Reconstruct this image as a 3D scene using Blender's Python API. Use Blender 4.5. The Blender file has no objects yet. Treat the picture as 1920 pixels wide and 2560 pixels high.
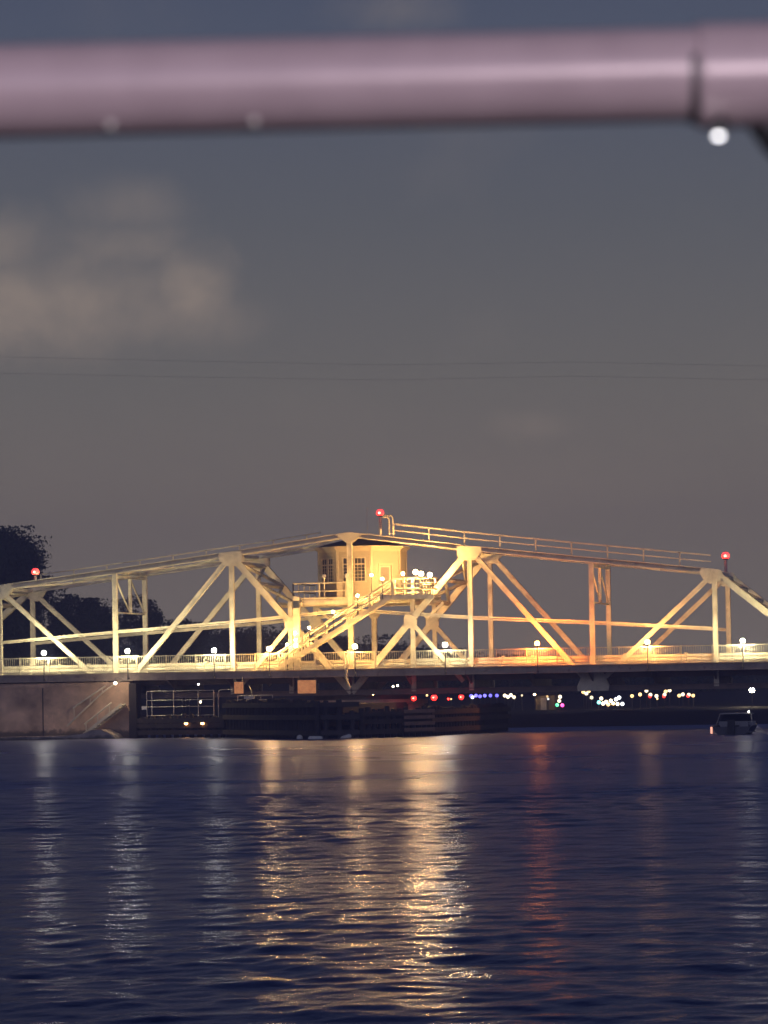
import bpy, math, random
import numpy as np
from mathutils import Vector, Matrix

scene = bpy.context.scene
COL = scene.collection
R = math.radians

# ------------------------------------------------------------------ camera
CAM = Vector((52.25, -246.764, 3.0))
YAW, PITCH, ROLL = -0.19953, 0.045806, 0.017211
cam_data = bpy.data.cameras.new('camera')
cam = bpy.data.objects.new('camera', cam_data)
COL.objects.link(cam)
fwd = Vector((math.sin(YAW) * math.cos(PITCH), math.cos(YAW) * math.cos(PITCH), math.sin(PITCH)))
rgt = Vector((math.cos(YAW), -math.sin(YAW), 0))
upv = rgt.cross(fwd)
r2 = rgt * math.cos(ROLL) - upv * math.sin(ROLL)
u2 = rgt * math.sin(ROLL) + upv * math.cos(ROLL)
cam.matrix_world = Matrix(((r2.x, u2.x, -fwd.x, CAM.x), (r2.y, u2.y, -fwd.y, CAM.y),
                           (r2.z, u2.z, -fwd.z, CAM.z), (0, 0, 0, 1)))
cam_data.sensor_fit = 'HORIZONTAL'
cam_data.sensor_width = 24.0
cam_data.lens = 120.0
cam_data.clip_start = 0.1
cam_data.clip_end = 20000
cam_data.dof.use_dof = True
cam_data.dof.focus_distance = 250.0
cam_data.dof.aperture_fstop = 15.0
scene.camera = cam

# ------------------------------------------------------------------ world: night sky with city glow
scene.view_settings.view_transform = 'Standard'
scene.view_settings.look = 'None'
scene.view_settings.exposure = 0.0
scene.view_settings.gamma = 1.0
scene.view_settings.use_curve_mapping = False
scene.cycles.use_denoising = True
scene.cycles.max_bounces = 6
scene.cycles.sample_clamp_indirect = 3.0

world = bpy.data.worlds.new('World')
scene.world = world
world.use_nodes = True


class NG:
    """small helper for chains of math nodes"""
    def __init__(self, tree):
        self.t = tree
        self.n = tree.nodes
        self.l = tree.links

    def node(self, kind, **kw):
        nd = self.n.new(kind)
        for k, v in kw.items():
            setattr(nd, k, v)
        return nd

    def put(self, sock, val):
        if hasattr(val, 'is_linked') or hasattr(val, 'links'):
            self.l.new(val, sock)
        else:
            sock.default_value = val

    def m(self, op, a, b=0.0, c=0.0, clamp=False):
        nd = self.node('ShaderNodeMath', operation=op, use_clamp=clamp)
        self.put(nd.inputs[0], a)
        self.put(nd.inputs[1], b)
        if len(nd.inputs) > 2:
            self.put(nd.inputs[2], c)
        return nd.outputs[0]

    def maprange(self, v, a, b, c=0.0, d=1.0, kind='SMOOTHSTEP'):
        nd = self.node('ShaderNodeMapRange', interpolation_type=kind)
        self.put(nd.inputs[0], v)
        for i, x in enumerate((a, b, c, d)):
            self.put(nd.inputs[i + 1], x)
        return nd.outputs[0]

    def noise(self, vec, scale, detail=4.0, rough=0.55, dist=0.0):
        nd = self.node('ShaderNodeTexNoise')
        if vec is not None:
            self.l.new(vec, nd.inputs['Vector'])
        nd.inputs['Scale'].default_value = scale
        nd.inputs['Detail'].default_value = detail
        nd.inputs['Roughness'].default_value = rough
        nd.inputs['Distortion'].default_value = dist
        return nd.outputs['Fac']

    def ramp(self, fac, stops):
        nd = self.node('ShaderNodeValToRGB')
        cr = nd.color_ramp
        while len(cr.elements) < len(stops):
            cr.elements.new(0.5)
        for e, (p, c) in zip(cr.elements, stops):
            e.position = p
            e.color = (*c, 1)
        self.l.new(fac, nd.inputs[0])
        return nd.outputs[0]

    def mix(self, fac, a, b, blend='MIX'):
        nd = self.node('ShaderNodeMix', data_type='RGBA', blend_type=blend)
        self.put(nd.inputs['Factor'], fac)
        self.put(nd.inputs['A'], a if hasattr(a, 'links') else (*a, 1))
        self.put(nd.inputs['B'], b if hasattr(b, 'links') else (*b, 1))
        return nd.outputs['Result']


def srgb(r, g, b):
    f = lambda v: v / 12.92 if v <= 0.04045 else ((v + 0.055) / 1.055) ** 2.4
    return (f(r / 255), f(g / 255), f(b / 255))


def build_world():
    g = NG(world.node_tree)
    g.n.clear()
    out = g.node('ShaderNodeOutputWorld')
    tc = g.node('ShaderNodeTexCoord')
    d = tc.outputs['Generated']
    sep = g.node('ShaderNodeSeparateXYZ')
    g.l.new(d, sep.inputs[0])
    x, y, z = sep.outputs
    el = g.m('MULTIPLY', g.m('ARCSINE', z), 57.29578)
    az = g.m('MULTIPLY', g.m('ARCTAN2', x, y), 57.29578)
    # city glow fading upwards: position = sqrt(el/90)
    t = g.m('SQRT', g.m('DIVIDE', g.m('MAXIMUM', el, 0.0), 90.0))
    p = lambda e: math.sqrt(e / 90.0)
    grad = g.ramp(t, [(0.0, srgb(153, 140, 126)), (p(2.6), srgb(144, 133, 122)), (p(4.6), srgb(122, 118, 113)),
                      (p(7.0), srgb(101, 103, 108)), (p(10.0), srgb(83, 90, 108)), (p(16.0), srgb(46, 56, 86)),
                      (p(32.0), srgb(28, 36, 66)), (1.0, srgb(22, 28, 54))])
    # clouds lit by the town: puffs around measured directions, frayed by noise
    comb = g.node('ShaderNodeCombineXYZ')
    g.l.new(az, comb.inputs[0])
    g.l.new(el, comb.inputs[1])
    v = comb.outputs[0]
    n1 = g.noise(v, .9, 7, 0.58, .25)
    n2 = g.noise(v, 0.42, 3, 0.5)
    fray = g.m('MULTIPLY', g.m('SUBTRACT', n1, 0.5), 1.3)
    tot = None
    for (a, e, sa, se, amp) in ((-16.6, 5.80, 2.3, 0.80, 1.0), (-15.2, 7.2, 0.85, 0.42, .34), (-17.1, 6.5, 1.1, 0.6, .55),
                                (-15.3, 6.6, 1.05, 0.40, .48), (-14.25, 5.95, 0.62, 0.62, 1.0), (-14.6, 5.6, 1.2, .45, .6),
                                (-9.2, 3.85, 0.65, 0.22, .40), (-11.1, 10.1, 0.9, 0.36, .35), (-22.5, 5.6, 3.4, .9, .9),
                                (-27, 9, 3, 1, .6), (8, 5, 4, .7, .7), (-9.6, 2.9, 2.6, .55, .25)):
        dx = g.m('DIVIDE', g.m('SUBTRACT', az, a), sa)
        dy = g.m('DIVIDE', g.m('SUBTRACT', el, e), se)
        r = g.m('SQRT', g.m('ADD', g.m('MULTIPLY', dx, dx), g.m('MULTIPLY', dy, dy)))
        k = g.maprange(g.m('SUBTRACT', r, fray), 1.6, -0.1, 0.0, amp)
        tot = k if tot is None else g.m('MAXIMUM', tot, k)
    thin = g.maprange(n2, 0.5, 0.85, 0.0, 0.12)
    tot = g.m('MAXIMUM', tot, thin)
    tot = g.m('MULTIPLY', g.m('MULTIPLY', tot, g.maprange(n1, .3, .75, .66, .92)), g.maprange(el, 14.0, 8.0, 0.15, 1.0))
    sky_col = g.mix(tot, grad, srgb(162, 147, 135))
    bg = g.node('ShaderNodeBackground')
    g.l.new(sky_col, bg.inputs[0])
    bg.inputs[1].default_value = 1.0
    sky = g.node('ShaderNodeTexSky', sky_type='NISHITA')
    sky.sun_disc = False
    sky.sun_elevation = R(-5.0)
    sky.sun_rotation = R(170)
    bg2 = g.node('ShaderNodeBackground')
    g.l.new(sky.outputs[0], bg2.inputs[0])
    bg2.inputs[1].default_value = 0.05
    add = g.node('ShaderNodeAddShader')
    g.l.new(bg.outputs[0], add.inputs[0])
    g.l.new(bg2.outputs[0], add.inputs[1])
    g.l.new(add.outputs[0], out.inputs['Surface'])


build_world()

# last trace of twilight from behind the camera
sun_data = bpy.data.lights.new('sun', 'SUN')
sun_data.energy = 0.62
sun_data.angle = R(60)
sun_data.color = (0.66, 0.68, 1.0)
sun = bpy.data.objects.new('sun', sun_data)
sun.rotation_euler = (R(79), 0, R(14))
COL.objects.link(sun)

# ------------------------------------------------------------------ materials
MATS = {}


def mat(name, base, rough=0.5, metallic=0.0, var=0.25, var2=None, scale=1.5, bump=0.0, spec=0.5, rust=None, rust_amt=0.0,
        coords='Object', bump_scale=None, tide=None):
    m = bpy.data.materials.new(name)
    m.use_nodes = True
    g = NG(m.node_tree)
    b = g.n['Principled BSDF']
    tc = g.node('ShaderNodeTexCoord')
    geo = g.node('ShaderNodeNewGeometry')
    vec = geo.outputs['Position'] if coords == 'World' else tc.outputs['Object']
    n = g.noise(vec, scale, 6, 0.6)
    dark = tuple(c * (1 - var) for c in base)
    lite = tuple(min(1, c * (1 + var * 0.4)) for c in base)
    col = g.ramp(n, [(0.3, var2 or dark), (0.65, lite)])
    if rust:
        n3 = g.noise(vec, scale * 2.3, 8, 0.7)
        f = g.maprange(n3, 0.62 - rust_amt, 0.78 - rust_amt)
        col = g.mix(f, col, rust)
    if tide:   # weed and wet stain below the high-water mark
        sz = g.node('ShaderNodeSeparateXYZ')
        g.l.new(geo.outputs['Position'], sz.inputs[0])
        zz = g.m('ADD', sz.outputs[2], g.m('MULTIPLY', g.m('SUBTRACT', g.noise(geo.outputs['Position'], 1.3, 6, .65), .5), 1.1))
        col = g.mix(g.maprange(zz, tide + .12, tide - .12, 0.0, .75), col, (.05, .05, .035))
    g.l.new(col, b.inputs['Base Color'])
    b.inputs['Roughness'].default_value = rough
    b.inputs['Metallic'].default_value = metallic
    b.inputs['Specular IOR Level'].default_value = spec
    if bump:
        bn = g.node('ShaderNodeBump')
        bn.inputs['Strength'].default_value = bump
        bn.inputs['Distance'].default_value = 0.05
        g.l.new(g.noise(vec, bump_scale or scale * 6, 5, 0.6), bn.inputs['Height'])
        g.l.new(bn.outputs[0], b.inputs['Normal'])
    MATS[name] = m
    return m


def glow(name, col, strength):
    m = bpy.data.materials.new(name)
    m.use_nodes = True
    g = NG(m.node_tree)
    b = g.n['Principled BSDF']
    b.inputs['Base Color'].default_value = (.9, .88, .8, 1)
    b.inputs['Emission Color'].default_value = (*col, 1)
    b.inputs['Emission Strength'].default_value = strength
    m.cycles.emission_sampling = 'NONE'   # dim sources: seen, not used to light the scene
    MATS[name] = m
    return m


mat('cream_paint', (.78, .71, .54), 0.45, var=.32, scale=1.5, rust=(.36, .24, .14), rust_amt=0.0, coords='World')
mat('cream_paint_dull', (.52, .48, .42), 0.55, var=.3, scale=1.1, rust=(.22, .13, .08), rust_amt=.05, coords='World')
mat('house_paint', (.40, .345, .255), 0.6, var=.12, scale=1.6, coords='World', bump=.1)
mat('house_trim', (.50, .43, .31), 0.5, var=.1, scale=2, coords='World')
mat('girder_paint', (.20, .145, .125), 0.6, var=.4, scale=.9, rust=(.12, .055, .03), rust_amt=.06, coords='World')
mat('fascia_paint', (.36, .29, .235), 0.55, var=.4, scale=1.1, rust=(.15, .08, .05), rust_amt=.05, coords='World')
mat('deck_concrete', (.24, .22, .20), 0.85, var=.3, scale=.8, coords='World', bump=.3)
mat('asphalt', (.05, .05, .05), 0.9, var=.3, scale=2, coords='World', bump=.3)
mat('dark_metal', (.07, .07, .075), 0.5, metallic=.4, scale=2)
mat('grey_metal', (.42, .42, .42), 0.4, metallic=.6, scale=2)
mat('galvanised', (.50, .48, .46), 0.45, metallic=.5, scale=3)
mat('roof_felt', (.05, .048, .05), 0.85, scale=2, coords='World')
mat('concrete_wall', (.72, .50, .34), 0.9, var=.5, scale=.7, tide=.55, coords='World', bump=.5, bump_scale=4, rust=(.42, .30, .22), rust_amt=.05)
mat('concrete_footing', (.45, .38, .33), 0.9, tide=.15, var=.35, scale=.9, coords='World', bump=.6, bump_scale=5)
mat('timber', (.04, .033, .034), 0.85, var=.4, scale=1.5, coords='World', bump=.5)
mat('timber_cap', (.055, .045, .043), 0.85, var=.4, scale=1.5, coords='World', bump=.4)
mat('timber_red_lit', (.26, .17, .14), 0.85, var=.3, scale=1.5, coords='World', bump=.4)  # reddish lamplight is put into this timber colour
mat('soil', (.013, .013, .016), 0.95, var=.4, scale=.4, coords='World', bump=.5)
mat('bark', (.06, .05, .04), 0.9, var=.4, scale=2, coords='World', bump=.5)
mat('leaf_dark', (.060, .075, .052), 0.7, var=.5, scale=.5, coords='World')
mat('leaf_mid', (.07, .085, .055), 0.7, var=.5, scale=.5, coords='World')
mat('white_float', (.75, .72, .66), 0.5, var=.15, scale=3)
mat('hull_white', (.20, .20, .22), 0.35, var=.1, scale=2)
mat('hull_dark', (.03, .032, .05), 0.35, var=.1, scale=2)
mat('shed_wall', (.20, .16, .10), 0.8, var=.3, scale=2, coords='World')
mat('blue_panel', (.06, .075, .12), 0.4, var=.2, scale=3)
mat('rubber', (.03, .03, .03), 0.8, scale=3)


def glass_mat(name, col=(.03, .032, .035), rough=.08):
    m = bpy.data.materials.new(name)
    m.use_nodes = True
    b = m.node_tree.nodes['Principled BSDF']
    b.inputs['Base Color'].default_value = (*col, 1)
    b.inputs['Roughness'].default_value = rough
    MATS[name] = m


glass_mat('window_glass')
glass_mat('door_glass', (.22, .20, .18), .2)


def leaf_two(name):  # leaf cards let a little light through
    m = MATS[name]
    b = m.node_tree.nodes['Principled BSDF']
    b.inputs['Specular IOR Level'].default_value = 0.2


leaf_two('leaf_dark')
leaf_two('leaf_mid')


# ------------------------------------------------------------------ mesh builder
class MB:
    def __init__(self):
        self.v, self.f, self.smooth = [], [], []

    def add(self, vs, fs, sm=False):
        o = len(self.v)
        self.v += [tuple(p) for p in vs]
        self.f += [tuple(i + o for i in f) for f in fs]
        self.smooth += [sm] * len(fs)
        return self

    BOXF = [(0, 3, 2, 1), (4, 5, 6, 7), (0, 1, 5, 4), (1, 2, 6, 5), (2, 3, 7, 6), (3, 0, 4, 7)]

    def box(self, x0, x1, y0, y1, z0, z1):
        return self.add([(x0, y0, z0), (x1, y0, z0), (x1, y1, z0), (x0, y1, z0),
                         (x0, y0, z1), (x1, y0, z1), (x1, y1, z1), (x0, y1, z1)], self.BOXF)

    def frame(self, p0, p1, up=(0, 1, 0)):
        p0, p1 = Vector(p0), Vector(p1)
        d = (p1 - p0).normalized()
        u = Vector(up)
        if abs(d.dot(u)) > .98:
            u = Vector((1, 0, 0)) if abs(d.x) < .9 else Vector((0, 0, 1))
        s = d.cross(u).normalized()      # in-plane thickness direction
        u = s.cross(d).normalized()
        return p0, p1, d, s, u

    def beam(self, p0, p1, w, h, up=(0, 1, 0)):
        """w along up (Y by default), h across in the truss plane"""
        p0, p1, d, s, u = self.frame(p0, p1, up)
        vs = []
        for p in (p0, p1):
            for a, b in ((-1, -1), (1, -1), (1, 1), (-1, 1)):
                vs.append(p + s * (a * h / 2) + u * (b * w / 2))
        return self.add(vs, self.BOXF)

    def ibeam(self, p0, p1, w, h, tf=.05, tw=.06, up=(0, 1, 0)):
        """flanges at both in-plane edges, recessed web between"""
        p0, p1, d, s, u = self.frame(p0, p1, up)
        self.beam(p0 + s * (h / 2 - tf / 2), p1 + s * (h / 2 - tf / 2), w, tf, up)
        self.beam(p0 - s * (h / 2 - tf / 2), p1 - s * (h / 2 - tf / 2), w, tf, up)
        self.beam(p0, p1, tw, h - 2 * tf, up)
        return self

    def chan(self, p0, p1, w, h, tf=.04, up=(0, 1, 0)):
        """two side plates with a slight overhang of edge strips: built-up box member"""
        p0, p1, d, s, u = self.frame(p0, p1, up)
        self.beam(p0, p1, w - .05, h, up)
        for k in (-1, 1):
            self.beam(p0 + s * k * (h / 2 - .03), p1 + s * k * (h / 2 - .03), w, .05, up)
        return self

    def tube(self, pts, r, n=10, closed=True, smooth=True, radii=None):
        pts = [Vector(p) for p in pts]
        rings = []
        prev = None
        for i, p in enumerate(pts):
            if i == 0:
                d = pts[1] - p
            elif i == len(pts) - 1:
                d = p - pts[i - 1]
            else:
                d = (pts[i + 1] - p).normalized() + (p - pts[i - 1]).normalized()
            d.normalize()
            ref = prev if prev is not None else (Vector((0, 0, 1)) if abs(d.z) < .9 else Vector((1, 0, 0)))
            s = d.cross(ref).normalized()
            u = s.cross(d).normalized()
            prev = u
            rr = radii[i] if radii else r
            rings.append([p + s * (rr * math.cos(2 * math.pi * k / n)) + u * (rr * math.sin(2 * math.pi * k / n)) for k in range(n)])
        vs = [q for ring in rings for q in ring]
        fs = []
        for i in range(len(pts) - 1):
            for k in range(n):
                a, b = i * n + k, i * n + (k + 1) % n
                fs.append((a, b, b + n, a + n))
        self.add(vs, fs, smooth)
        if closed:
            self.add(rings[0], [tuple(range(n))[::-1]])
            self.add(rings[-1], [tuple(range(n))])
        return self

    def lathe(self, c, prof, n=12, smooth=True):
        """profile of (radius, z) from bottom to top around a vertical axis"""
        c = Vector(c)
        vs, fs = [], []
        for r, z in prof:
            for k in range(n):
                a = 2 * math.pi * k / n
                vs.append((c.x + r * math.cos(a), c.y + r * math.sin(a), c.z + z))
        for i in range(len(prof) - 1):
            for k in range(n):
                a, b = i * n + k, i * n + (k + 1) % n
                fs.append((a, b, b + n, a + n))
        return self.add(vs, fs, smooth)

    def ball(self, c, r, n=12, m=8, sz=1.0):
        prof = [(max(1e-4, r * math.sin(math.pi * i / m)), -r * sz * math.cos(math.pi * i / m)) for i in range(m + 1)]
        return self.lathe(c, prof, n)

    def prism(self, poly, z0, z1, cap=True):
        n = len(poly)
        vs = [(x, y, z0) for x, y in poly] + [(x, y, z1) for x, y in poly]
        fs = [(k, (k + 1) % n, (k + 1) % n + n, k + n) for k in range(n)]
        if cap:
            fs += [tuple(range(n))[::-1], tuple(range(n, 2 * n))]
        return self.add(vs, fs)

    def plate(self, pts, y0, y1):
        """outline of (x, z) points extruded in Y"""
        n = len(pts)
        vs = [(x, y0, z) for x, z in pts] + [(x, y1, z) for x, z in pts]
        fs = [(k, (k + 1) % n, (k + 1) % n + n, k + n) for k in range(n)]
        fs += [tuple(range(n))[::-1], tuple(range(n, 2 * n))]
        return self.add(vs, fs)

    def build(self, name, material, parent=None, label=None, cat=None, group=None, kind=None):
        me = bpy.data.meshes.new(name)
        me.from_pydata(self.v, [], self.f)
        me.validate()
        if any(self.smooth):
            me.polygons.foreach_set('use_smooth', self.smooth[:len(me.polygons)] if len(me.polygons) == len(self.smooth) else [False] * len(me.polygons))
        # consistent outward normals
        import bmesh
        bm = bmesh.new()
        bm.from_mesh(me)
        bmesh.ops.recalc_face_normals(bm, faces=bm.faces)
        bm.to_mesh(me)
        bm.free()
        o = bpy.data.objects.new(name, me)
        me.materials.append(MATS[material] if isinstance(material, str) else material)
        link(o, parent, label, cat, group, kind)
        return o


def link(o, parent=None, label=None, cat=None, group=None, kind=None):
    COL.objects.link(o)
    if parent is not None:
        o.parent = parent
        bpy_update = parent.matrix_world.inverted() if parent.parent is None else None
        # children carry world coordinates in their mesh: undo the parent's location
        loc = world_loc(parent)
        o.location = Vector(o.location) - loc
    if label:
        o['label'] = label
    if cat:
        o['category'] = cat
    if group:
        o['group'] = group
    if kind:
        o['kind'] = kind


def world_loc(o):
    l = Vector(o.location)
    while o.parent is not None:
        o = o.parent
        l = l + Vector(o.location)
    return l


def thing(name, loc, label, cat, group=None):
    o = bpy.data.objects.new(name, None)
    o.location = loc
    o.empty_display_size = .2
    link(o, None, label, cat, group)
    return o


rnd = random.Random(7)

# ================================================================== WATER
def build_water():
    rng = np.random.default_rng(11)
    nr, nc = 1500, 420
    D = 18.0 * (340.0 / 18.0) ** np.linspace(0, 1, nr)
    A = YAW + np.linspace(-.20, .20, nc)
    DD, AA = np.meshgrid(D, A, indexing='ij')
    X = CAM.x + DD * np.sin(AA)
    Y = CAM.y + DD * np.cos(AA)
    spacing = np.maximum(np.gradient(D)[:, None], DD * (A[1] - A[0]))
    Z = np.zeros_like(X)
    # patches of ruffled and calm water
    patch = np.zeros_like(X)
    for i in range(14):
        a = rng.uniform(0, 2 * np.pi)
        lam = rng.uniform(9, 45)
        patch += np.sin((np.cos(a) * X + np.sin(a) * Y * .55) * 2 * np.pi / lam + rng.uniform(0, 6.28))
    patch = 1 + .30 * np.tanh(patch / 2.6)
    nw = 90
    wind = R(70)
    for i in range(nw):
        lam = 0.45 * (8.0 / 0.45) ** (i / (nw - 1)) * rng.uniform(.9, 1.1)
        a = wind + rng.normal(0, 1.1)
        k = 2 * np.pi / lam
        slope = WAVE_SLOPE * math.sqrt(2.0 / nw) * (1.3 if lam < 1.6 else .75 if lam < 3 else .4)
        amp = slope / k
        att = np.clip((lam / spacing - 2.2) / 2.5, 0, 1)
        ph = (np.cos(a) * X + np.sin(a) * Y) * k + rng.uniform(0, 6.28)
        Z += amp * att * (np.sin(ph) + .18 * np.sin(2 * ph + .6))
    Z *= patch
    fade = np.clip((.20 - np.abs(AA - YAW)) / .02, 0, 1) * np.clip((340 - DD) / 30, 0, 1) * np.clip((DD - 18) / 4, 0, 1)
    Z = Z * fade
    nv = nr * nc
    co = np.stack([X, Y, Z], -1).reshape(-1, 3)
    idx = np.arange(nv).reshape(nr, nc)
    q = np.stack([idx[:-1, :-1], idx[:-1, 1:], idx[1:, 1:], idx[1:, :-1]], -1).reshape(-1, 4)
    # the rest of the river, a flat sheet a little lower
    big = np.array([[-400, -400, -.22], [400, -400, -.22], [400, 420, -.22], [-400, 420, -.22]], float)
    co = np.concatenate([co, big])
    q = np.concatenate([q, np.array([[nv, nv + 1, nv + 2, nv + 3]])])
    me = bpy.data.meshes.new('water')
    me.vertices.add(len(co))
    me.vertices.foreach_set('co', co.ravel())
    me.loops.add(q.size)
    me.loops.foreach_set('vertex_index', q.ravel().astype(np.int32))
    me.polygons.add(len(q))
    me.polygons.foreach_set('loop_start', np.arange(0, q.size, 4, dtype=np.int32))
    me.polygons.foreach_set('use_smooth', np.ones(len(q), dtype=bool))
    me.update(calc_edges=True)
    me.validate()
    m = bpy.data.materials.new('river_water')
    m.use_nodes = True
    g = NG(m.node_tree)
    g.n.remove(g.n['Principled BSDF'])
    gl = g.node('ShaderNodeBsdfGlossy', distribution='GGX')
    gl.inputs['Color'].default_value = (.37, .41, .66, 1)
    df = g.node('ShaderNodeBsdfDiffuse')
    df.inputs['Color'].default_value = (.004, .006, .040, 1)
    fr = g.node('ShaderNodeFresnel')
    fr.inputs['IOR'].default_value = 1.33
    ms = g.node('ShaderNodeMixShader')
    g.l.new(fr.outputs[0], ms.inputs[0])
    g.l.new(df.outputs[0], ms.inputs[1])
    g.l.new(gl.outputs[0], ms.inputs[2])
    g.l.new(ms.outputs[0], g.n['Material Output'].inputs['Surface'])
    geo = g.node('ShaderNodeNewGeometry')
    pos = geo.outputs['Position']
    sep = g.node('ShaderNodeSeparateXYZ')
    g.l.new(pos, sep.inputs[0])
    # choppier, rougher water swirling round the piers
    near = g.maprange(sep.outputs[1], -70.0, -15.0, 0.0, .10)
    mid = g.maprange(sep.outputs[1], -222.0, -110.0, .12, .25)
    pn = g.noise(pos, .06, 3)
    rough = g.m('ADD', g.m('ADD', near, mid), g.maprange(pn, .35, .7, -.02, .05))
    g.l.new(rough, gl.inputs['Roughness'])
    mp = g.node('ShaderNodeMapping')
    mp.inputs['Scale'].default_value = (1.0, .55, 1.0)
    g.l.new(pos, mp.inputs[0])
    bn = g.node('ShaderNodeBump')
    bn.inputs['Strength'].default_value = .5
    bn.inputs['Distance'].default_value = .03
    g.l.new(g.noise(mp.outputs[0], 4.0, 4, .6, .4), bn.inputs['Height'])
    for nd in (gl, df, fr):
        g.l.new(bn.outputs[0], nd.inputs['Normal'])
    me.materials.append(m)
    o = bpy.data.objects.new('water', me)
    link(o, None, 'dark rippled river water reflecting the bridge lamps', None, None, 'structure')


WAVE_SLOPE = 0.044
build_water()

# ================================================================== GROUND AND BANKS
def terrain(name, xs, ys, hf, material, label):
    me = MB()
    vs = [(x, y, hf(x, y)) for y in ys for x in xs]
    n = len(xs)
    fs = [(j * n + i, j * n + i + 1, (j + 1) * n + i + 1, (j + 1) * n + i) for j in range(len(ys) - 1) for i in range(n - 1)]
    me.add(vs, fs, True)
    return me.build(name, material, None, label, None, None, 'structure')


def wob(x, y):
    return .5 * math.sin(x * .21 + 1.3) + .35 * math.sin(x * .47 + y * .13) + .25 * math.sin(y * .33 - x * .09)


def far_h(x, y):
    edge = 24 + 2.0 * math.sin(x * .06) + 1.2 * wob(x, 0) - (10 if x < -30 else 10 * max(0, min(1, (-12 - x) / 18)))
    t = (y - edge)
    h = -1.2 + min(1, max(0, (t + 3) / 7.0)) * 2.2 + min(1, max(0, (t - 20) / 80)) * 1.6
    if x < -12:
        h += min(1, (-12 - x) / 20) * min(1, max(0, t / 14)) * 2.6
    return h + .12 * wob(x * 2.1, y * 1.9)


xs = list(np.linspace(-400, -90, 18)) + list(np.linspace(-86, 66, 77)) + list(np.linspace(72, 400, 18))
ys = list(np.linspace(8, 70, 40)) + list(np.linspace(74, 240, 24)) + [280, 340, 420]
terrain('far_bank', xs, ys, far_h, 'soil', 'dark earth river bank behind the bridge')

# ================================================================== SWING BRIDGE
P = 8.0
W = 7.65           # distance between the two trusses
ZS = 4.29          # sidewalk level
ZB = 2.75          # bottom chord line
TOP = {-3: 10.14, -2: 11.07, -1: 12.03, 0: 13.12, 1: 12.03, 2: 11.07, 3: 10.14}
STR = {-3: 6.46, -2: 7.02, -1: 7.51, 0: 8.16, 1: 7.51, 2: 7.02, 3: 6.46}
bridge = thing('swing_bridge', (0, 0, 2.2), 'cream steel truss swing bridge spanning the river, lit by lamps', 'bridge')
CP = 'cream_paint'


def strut_z(x):
    k = max(-3, min(3, x / P))
    i = math.floor(k)
    if i == 3:
        return STR[3]
    return STR[i] + (STR[i + 1] - STR[i]) * (k - i)


def member(name, p0, p1, w, h, style='box', m=CP):
    mb = MB()
    if style == 'i':
        mb.ibeam(p0, p1, w, h)
    elif style == 'chan':
        mb.chan(p0, p1, w, h)
    else:
        mb.beam(p0, p1, w, h)
    return mb.build(name, m, bridge)


def gusset(y, cx, cz, shape, name='gusset_plate'):
    for s in (-1, 1):
        yy = y + s * .215
        MB().plate([(cx + a * .84, cz + b * .84) for a, b in shape], yy - .012, yy + .012).build(name, CP, bridge)


for y in (0.0, W):
    # chords
    for k in range(-3, 3):
        member('top_chord', (k * P, y, TOP[k]), ((k + 1) * P, y, TOP[k + 1]), .40, .35, 'i')
    for s in (-1, 1):
        member('end_post', (s * 3 * P, y, TOP[3]), (s * 4 * P, y, ZB + .9), .42, .40, 'chan')
    for k in range(-4, 4):
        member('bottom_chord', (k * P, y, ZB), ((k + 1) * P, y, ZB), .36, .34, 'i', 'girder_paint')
    # posts
    for k in range(-3, 4):
        member('post', (k * P, y, ZB), (k * P, y, TOP[k] - .1), .30, .31 if k else .34, 'chan')
    for s in (-1, 1):
        member('post', (s * .5 * P + (.15 if s > 0 else -.05), y, ZB), (s * .5 * P + (.15 if s > 0 else -.05), y, 8.8), .28, .29, 'chan')
    # diagonals: A down to B, C down to the pivot, sub-diagonals off the mid points
    for s in (-1, 1):
        member('diagonal', (s * 3 * P, y, TOP[3] - .1), (s * 2 * P, y, ZB), .26, .30, 'chan')
        member('diagonal', (s * 1 * P, y, TOP[1] - .1), (s * 2 * P, y, ZB), .28, .33, 'chan')
        member('tower_diagonal', (s * 1 * P, y, TOP[1] - .1), (0, y, ZB), .34, .42, 'chan')
        zm = (TOP[1] - .1 + ZB) / 2
        member('sub_diagonal', (s * .5 * P, y, zm), (s * P * .93, y, ZB + .6), .24, .28, 'chan')
    # horizontal mid struts
    for k in range(-3, 3):
        member('mid_strut', (k * P, y, STR[k]), ((k + 1) * P, y, STR[k + 1]), .22, .20, 'i')
    # gussets
    for s in (-1, 1):
        gusset(y, s * 3 * P, TOP[3], [(-s * .95, .33), (s * .45, .12), (s * .75, -.32), (s * .3, -.72), (-s * .35, -.95), (-s * .85, -.55), (-s * 1.15, -.05)])
        gusset(y, s * P, TOP[1], [(-s * .9, .10 + .12), (s * .95, .10), (s * 1.0, -.35), (s * .45, -.95), (-s * .35, -.95), (-s * .95, -.62)])
        gusset(y, s * 2 * P, ZB, [(-1.2, -.2), (1.2, -.2), (1.25, .15), (.75, 1.25), (-.75, 1.25), (-1.25, .15)])
        gusset(y, s * .5 * P, (TOP[1] - .1 + ZB) / 2, [(-.45, -.55), (.45, -.55), (.5, .3), (-s * .2, .62), (-.5, .3)])
    gusset(y, 0, TOP[0], [(-1.15, .02), (0, .18), (1.15, .02), (.85, -.18), (.25, -.62), (-.25, -.62), (-.85, -.18)])
    gusset(y, 0, STR[0], [(-.6, .05), (.6, .05), (.25, -.55), (-.25, -.55)])

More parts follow.
